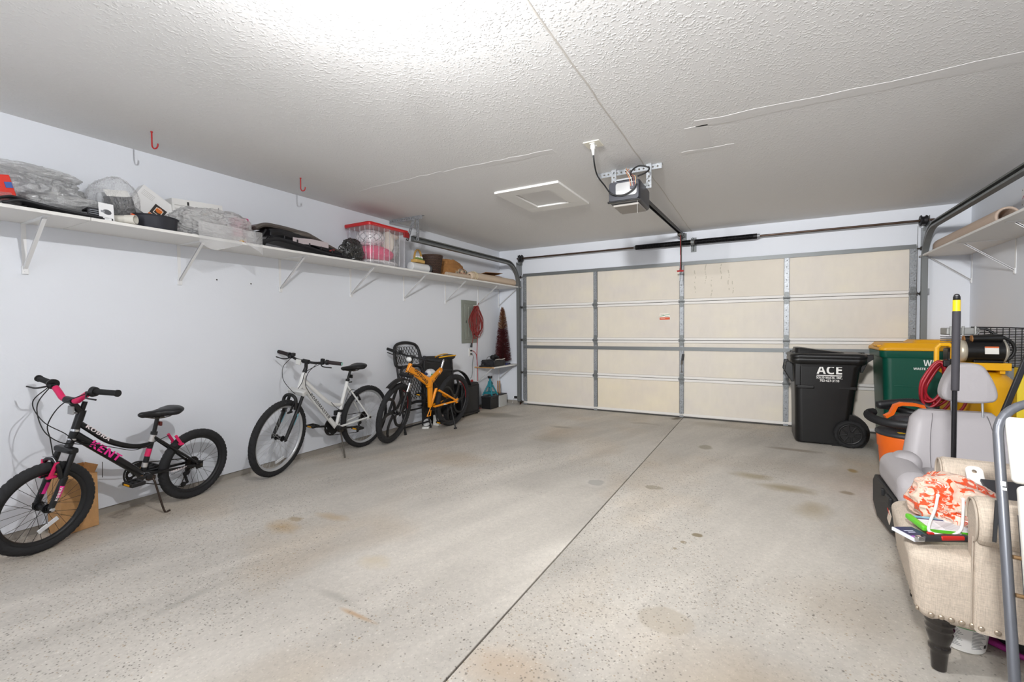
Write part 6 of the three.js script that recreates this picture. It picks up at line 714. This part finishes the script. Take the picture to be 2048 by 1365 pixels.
// ---------------------------------------------------------------- armchair. local: +z front, +x the side nearest the camera
const linenTex = tex(512, 512, (x, y) => { const a = fbm(x / 2.2, y / 26, 2, 201, 0), b = fbm(x / 26, y / 2.2, 2, 203, 0), w = ((x & 3) < 2) !== ((y & 3) < 2) ? .02 : -.02, v = .93 + (a - .5) * .15 + (b - .5) * .15 + w; return [207 * v, 192 * v, 175 * v]; }); linenTex.repeat.set(3.4, 3.4);
const linenBump = tex(256, 256, (x, y) => { const v = 128 + (((x & 3) < 2) !== ((y & 3) < 2) ? 40 : -40) + (fbm(x / 3, y / 30, 2, 5) - .5) * 80; return [v, v, v]; }, false); linenBump.repeat.set(5, 5);
M.linen = phy({ color: 0xffffff, map: linenTex, roughness: .9, sheen: .3, bumpMap: linenBump, bumpScale: .0008 });
const AC = new THREE.Group();
{ const t = thing('armchair', 'beige linen armchair with rolled arms, nailhead trim and turned legs', 'armchair', [.889, 0, -2.362], -1.671); const m = M.linen, U = g => boxUV(g);
  obj('seat', U(bend(new RoundedBoxGeometry(.62, .25, .68, 8, .045), v => { if (v.z > .28) { const q = (v.z - .28) / .06; v.z += .02 * Math.cos(v.x * 3) * q + .03 * Math.max(0, v.y / .12) * q; } v.y += v.y > .08 ? .025 * Math.cos(v.x * 4.5) * Math.cos(v.z * 3.2) : 0; }).translate(0, .305, .03)), m, t);
  for (const s of [1, -1]) {
    const prof = []; /* arm section in local x-y, outer side = s */ const cx = .265, R = .082; prof.push([.235, .2], [.325, .2], [.325, .515]); for (let i = 0; i <= 14; i++) { const a = -.9 + i / 14 * (Math.PI + 1.1); prof.push([.285 + R * Math.cos(a), .57 + R * Math.sin(a)]); } prof.push([.21, .5], [.215, .42], [.235, .4]);
    const g = ext(prof.map(([a, b]) => [s * a, b]), .6, .014, [], 3).translate(0, 0, -.06); obj('arm', U(g), m, t);
    obj('arm_piping', [tube([...Array(15)].map((_, i) => { const a = -.9 + i / 14 * (Math.PI + 1.1); return [s * (.285 + .072 * Math.cos(a)), .57 + .072 * Math.sin(a), .243]; }), .004, 40, 6), tube([[s * .31, .21, .243], [s * .31, .35, .244], [s * .308, .52, .243]], .003, 20, 6)], m, t);
  }
  obj('backrest', U(bend(new RoundedBoxGeometry(.6, .62, .16, 6, .06), v => { v.z -= (v.y + .3) * .22; }).translate(0, .62, -.36)), m, t);
  const nail = sph(.009, 0, 0, 0, 12, 8, 1, 1, .6), nm = std(0xb9aa98, .3, .7); const put = (x, y, z, ry) => obj('nailhead', nail.clone().rotateY(ry).translate(x, y, z), nm, t);
  for (let i = 0; i < 16; i++) put(-.285 + i * .038, .215, .379, 0); for (let i = 0; i < 5; i++) put(.3135, .215, .345 - i * .026, Math.PI / 2); for (let i = 0; i < 14; i++) { put(.3255, .218, .222 - i * .038, Math.PI / 2); put(-.3255, .218, .222 - i * .038, -Math.PI / 2); }
  const lm = phy({ color: 0x17110e, roughness: .22, clearcoat: .6 }); const lp = [[0, 0], [.017, 0], [.021, .004], [.025, .06], [.026, .072], [.031, .078], [.031, .09], [.026, .096], [.029, .102], [.034, .12], [.038, .138], [.034, .146], [.039, .152], [.041, .16], [.037, .168], [.041, .174], [.043, .182], [.038, .19], [.043, .196], [.044, .206], [.04, .215], [0, .215]]; for (const [x, z] of [[.262, .315], [-.262, .315]]) obj('leg', lathe(lp, 28, x, 0, z), lm, t); for (const [x, z] of [[.25, -.36], [-.25, -.36]]) obj('leg', loft([rrect(.03, .03, .004, 1).map(([a, b]) => [a + x, 0, -b + z - .05]), rrect(.05, .05, .004, 1).map(([a, b]) => [a + x, .215, -b + z])]), lm, t);
}
// things lying on the armchair (world positions; seat top about y = .47)
const SY = .456;
{ const t = thing('shopping_bag', 'crumpled translucent orange and white plastic shopping bag on armchair', 'plastic bag', [.675, SY - .008, -2.455], .2); const pt = tex(256, 256, (x, y) => { const n = fbm(x / 85, y / 60, 2, 301) + .2 * Math.sin(x / 40 + y / 90); return n > .56 && n < .74 ? [230, 78, 26] : [238, 208, 188]; }); pt.repeat.set(3, 3); const bm = phy({ color: 0xffffff, map: pt, roughness: .25, transparent: true, opacity: .82, side: THREE.DoubleSide, clearcoat: .7, clearcoatRoughness: .15 }); obj('bag', boxUV(blob(.125, .095, .13, 311, .3, 2.4, -.65, 6, v => { v.y *= 1 - Math.max(0, v.x) * 1.5; }, .12)), bm, t); obj('handles', boxUV(blob(.06, .04, .09, 315, .4, 3, -.6, 5).translate(.12, .03, .05)), bm, t); }
{ const tx = canv(128, 160, (g, w, h) => { g.fillStyle = '#c9c8ca'; g.fillRect(0, 0, w, h); g.fillStyle = '#4a484c'; g.fillRect(16, 40, 96, 40); g.fillStyle = '#a03a3a'; g.fillRect(60, 48, 30, 24); g.fillStyle = '#8a8a90'; for (let i = 0; i < 6; i++) g.fillRect(18, 92 + i * 9, 90, 3); }); const t = thing('blister_pack', 'clear blister pack with grey card on the orange shopping bag', 'package', [.74, SY + .1, -2.4], .5); obj('backing_card', card(.09, .12, .002).rotateX(-1.15), std(0xffffff, .4, 0, { map: tx }), t); obj('blister', rb(.07, .06, .02, .008, 0, .012, -.02, -1.15), M.clear, t); }
{ const t = thing('plastic_hanger_plate', 'white plastic bracket plate with a hole on the armchair', 'bracket', [.76, SY + .095, -2.545], .2); obj('plate', ext(rrect(.055, .115, .02, 5), .006, .0015, [(() => { const h = new THREE.Path(); h.absarc(0, .035, .008, 0, 6.2832, true); return h; })()]).rotateX(-.6).rotateY(-.2).translate(0, .045, 0), M.white, t); obj('rib', rb(.04, .008, .012, .002, .01, .01, .025), M.white, t); }
{ const t = thing('dark_panel', 'dark grey flat panel with a black mark propped on the armchair', 'panel', [.945, SY + .05, -2.46], .05); obj('panel', rb(.34, .012, .2, .002, 0, .05, 0, .45), std(0x3b3b40, .55), t); obj('black_mark', ext([[-.03, 0], [-.01, .006], [.01, .004], [.03, -.004], [.012, -.008], [-.006, -.004]], .0006).rotateX(-Math.PI / 2 + .45).translate(-.05, .0415, .048), M.black, t); }
{ const t = thing('white_rod', 'white plastic rod end at the far side of the armchair seat', 'rod', [.95, SY + .004, -2.32], .4); obj('rod', [cyl([0, .012, .05], [0, .09, -.03], .007, .009, 10), cyl([0, .01, .05], [.05, .01, .08], .007, .007, 8)], M.white, t); }
function foilPack(name, label, cat, x, y, z, ry, w, h, tx, edge) { const t = thing(name, label, cat, [x, y, z], ry); obj('pack', bend(card(w, h, .012), v => v).rotateX(-Math.PI / 2).translate(0, .0065, 0), std(0xffffff, .35, 0, { map: tx }), t); if (edge) obj('sealed_edge', rb(.02, .02, h, .006, -w / 2 - .004, .0105, 0), std(edge, .35), t); return t; }
{ const tx = canv(256, 160, (g, w, h) => { g.fillStyle = '#e8ecef'; g.fillRect(0, 0, w, h); g.fillStyle = '#6fb7d0'; g.fillRect(0, 0, w, 26); g.fillStyle = '#33406e'; g.fillRect(0, 26, 150, 16); g.fillStyle = '#d8c84a'; g.beginPath(); g.arc(170, 14, 9, 0, 7); g.fill(); g.fillStyle = '#8d949c'; for (let i = 0; i < 12; i++) g.fillRect(90, 56 + i * 8, 150, 3); g.fillStyle = '#b8c4cc'; for (let i = 0; i < 8; i++) g.fillRect(16, 60 + i * 10, 60, 3); g.fillStyle = '#59b52c'; g.fillRect(0, 42, 12, h - 42); }); const t = foilPack('foil_pack', 'white foil pack with green end and blue print on the armchair', 'package',   .605, SY + .001, -2.31, .2, .17, .13, tx, 0x5fbf2a); }
{ const tx = canv(128, 128, (g, w, h) => { g.fillStyle = '#232a55'; g.fillRect(0, 0, w, h); g.fillStyle = '#7a3fb0'; g.fillRect(0, 96, w, 20); g.fillStyle = '#cfd4e6'; g.fillRect(30, 40, 60, 8); g.fillRect(40, 56, 44, 8); g.fillStyle = '#c04ab8'; for (let i = 0; i < 4; i++) { g.beginPath(); g.arc(22 + i * 28, 104, 7, 0, 7); g.fill(); } g.fillStyle = '#dfe2ea'; g.fillRect(0, 0, 10, h); }); foilPack('small_packet', 'small dark blue packet with purple dots at the seat front', 'package', .487, SY - .012, -2.2, .5, .075, .1, tx, null); }
{ const t = thing('utility_knife', 'black and red handled utility knife on the armchair seat', 'knife', [.565, SY + .002, -2.155], -1.245); const red = std(0xb8231e, .4); obj('handle', [bend(new RoundedBoxGeometry(.026, .024, .16, 3, .009), v => { v.x += .012 * Math.sin(v.z * 14); }).translate(0, .013, 0)], std(0x2c2c2f, .5), t); obj('red_grip', bend(new RoundedBoxGeometry(.028, .018, .085, 3, .007), v => { v.x += .012 * Math.sin((v.z - .02) * 14); }).translate(0, .0155, -.02), red, t, 'red grip inset'); obj('tip', rb(.02, .016, .025, .004, .012, .011, .085), M.chrome, t); obj('thumb_slide', rb(.012, .008, .02, .003, 0, .027, .045), red, t); }
{ const t = thing('white_wire_hook', 'bent white coated wire hook lying on the armchair seat', 'hook', [.59, SY + .015, -2.225], 0); obj('wire', [tube([[.03, .0065, .03], [-.02, .0065, .06], [-.06, .0065, .05], [-.05, .02, .0], [-.02, .06, -.06], [0, .1, -.11]], .0048, 50, 8), tube([[.0, .0065, .05], [.03, .02, .02], [.05, .05, -.03], [.07, .1, -.1]], .0048, 30, 8)], M.white, t); objs('rubber_tip', [sph(.0065, 0, .1, -.11, 10, 8), sph(.0065, .07, .1, -.1, 10, 8)], M.white, t); }
// bucket of wipes under the armchair, and a pink shoe
{ const tx = canv(512, 128, (g, w, h) => { g.fillStyle = '#e9e7e4'; g.fillRect(0, 0, w, h); g.fillStyle = '#5fae6a'; g.fillRect(0, 4, w, 14); g.fillStyle = '#77787a'; for (let c = 0; c < 8; c++) for (let i = 0; i < 12; i++) g.fillRect(10 + c * 62, 26 + i * 8, 30 + (c * 7 + i * 5) % 22, 3); g.fillStyle = '#222'; g.fillRect(300, 96, 16, 18); g.fillRect(60, 96, 16, 18); }); const t = thing('wipes_bucket', 'white printed bucket with green lid under the armchair', 'bucket', [.668, 0, -2.345], 0); obj('tub', lathe([[0, .002], [.062, .002], [.066, .008], [.078, .125], [.08, .13], [0, .13]], 36), M.white, t); obj('label', lathe([[.0678, .018], [.0778, .112]], 36), std(0xffffff, .45, 0, { map: tx, side: THREE.DoubleSide }), t, 'printed label'); obj('lid', lathe([[0, .146], [.06, .146], [.082, .142], [.085, .128], [.081, .126], [.08, .138], [0, .138]], 36), std(0x1f8a3d, .4), t, 'green lid'); }
{ const t = thing('pink_shoe', 'pink and black strapped shoe under the armchair', 'shoe', [.86, 0, -2.36], .9); const p = std(0xb0328c, .5); obj('upper', blob(.05, .06, .12, 121, .1, 2, -.8, 5).translate(0, .022, 0), M.black, t); obj('sole', rb(.09, .022, .24, .01, 0, .012, 0), p, t, 'pink sole'); for (let i = 0; i < 3; i++) obj('strap', tube([[-.05, .04, -.04 + i * .05], [-.03, .1 - i * .012, -.03 + i * .05], [.03, .1 - i * .012, -.03 + i * .05], [.05, .04, -.04 + i * .05]], .008, 20, 6), p, t, 'pink strap'); }
// ---------------------------------------------------------------- folded metal chair at the right edge. local: x right, y up, z toward the camera
{ const t = thing('folding_chair', 'grey steel folding chair with white padded seat standing folded', 'chair', [.787, 0, -1.6]); t.rotation.order = 'YXZ'; t.rotation.set(-.347, 0, -.047); const gm = std(0x6e7076, .35, .5), wm = std(0xe2e0d8, .45), W = .42; const h = W / 2;
  const U = (y1, hw, r, z, y0) => { const p = [[-hw, y0, z], [-hw, y1 - .2, z]]; for (let i = 0; i <= 8; i++) { const a = Math.PI - i / 8 * Math.PI / 2; p.push([-hw + .11 + .11 * Math.cos(a), y1 - .11 + .11 * Math.sin(a), z]); } for (let i = 0; i <= 8; i++) { const a = Math.PI / 2 - i / 8 * Math.PI / 2; p.push([hw - .11 + .11 * Math.cos(a), y1 - .11 + .11 * Math.sin(a), z]); } p.push([hw, y1 - .2, z], [hw, y0, z]); return polyTube(p, r, 12); };
  obj('main_frame', [U(1.06, h, .0125, 0, .02), cyl([-h, .2, 0], [h, .2, 0], .008)], gm, t); objs('foot_cap', [cyl([-h, .001, 0], [-h, .03, 0], .0155), cyl([h, .001, 0], [h, .03, 0], .0155)], M.blackRub, t);
  obj('backrest', bend(new RoundedBoxGeometry(W - .03, .2, .03, 5, .014), v => { v.z += -.03 + .16 * v.x * v.x * 4; v.z -= .02 * v.y * 5; }).translate(.0, .905, .02), wm, t, 'white curved backrest');
  obj('seat', bend(new RoundedBoxGeometry(.375, .36, .035, 5, .015), v => { v.z += .01 * Math.cos(v.x * 8); }).translate(.0, .62, .03), wm, t, 'white padded seat'); obj('seat_rim', polyTube([...rrect(.345, .345, .06, 5).map(([a, b]) => [a, b + .62, .056]), [...rrect(.345, .345, .06, 5)[0].map((q, i) => q + [0, .62][i]), .056]], .008, 8), gm, t);
  obj('rear_legs', [polyTube([[-h + .05, .03, -.03], [-h + .05, .72, -.03]], .011, 12), polyTube([[h - .05, .03, -.03], [h - .05, .72, -.03]], .011, 12), cyl([-h + .05, .12, -.03], [h - .05, .12, -.03], .008)], gm, t); objs('hinge_link', [ext([[-.004, -.06], [.004, -.06], [.005, .06], [-.005, .06]], .006, .001).rotateZ(-.1).translate(-h - .017, .69, 0), ext([[-.008, -.06], [.008, -.06], [.01, .06], [-.01, .06]], .006, .001).translate(h + .018, .69, 0)], M.black, t); objs('rivet', [cyl([-h + .01, .6, .012], [-h + .04, .6, .012], .006, .006, 10), cyl([-h + .01, .5, .012], [-h + .04, .5, .012], .006, .006, 10)], std(0x9a7c5a, .4, .7), t); objs('paint_chip', [rb(.012, .014, .002, .0008, -h, .8, .0125), rb(.01, .008, .002, .0008, -h + .002, .785, .0125)], M.white, t); }
renderer.render(scene, camera);
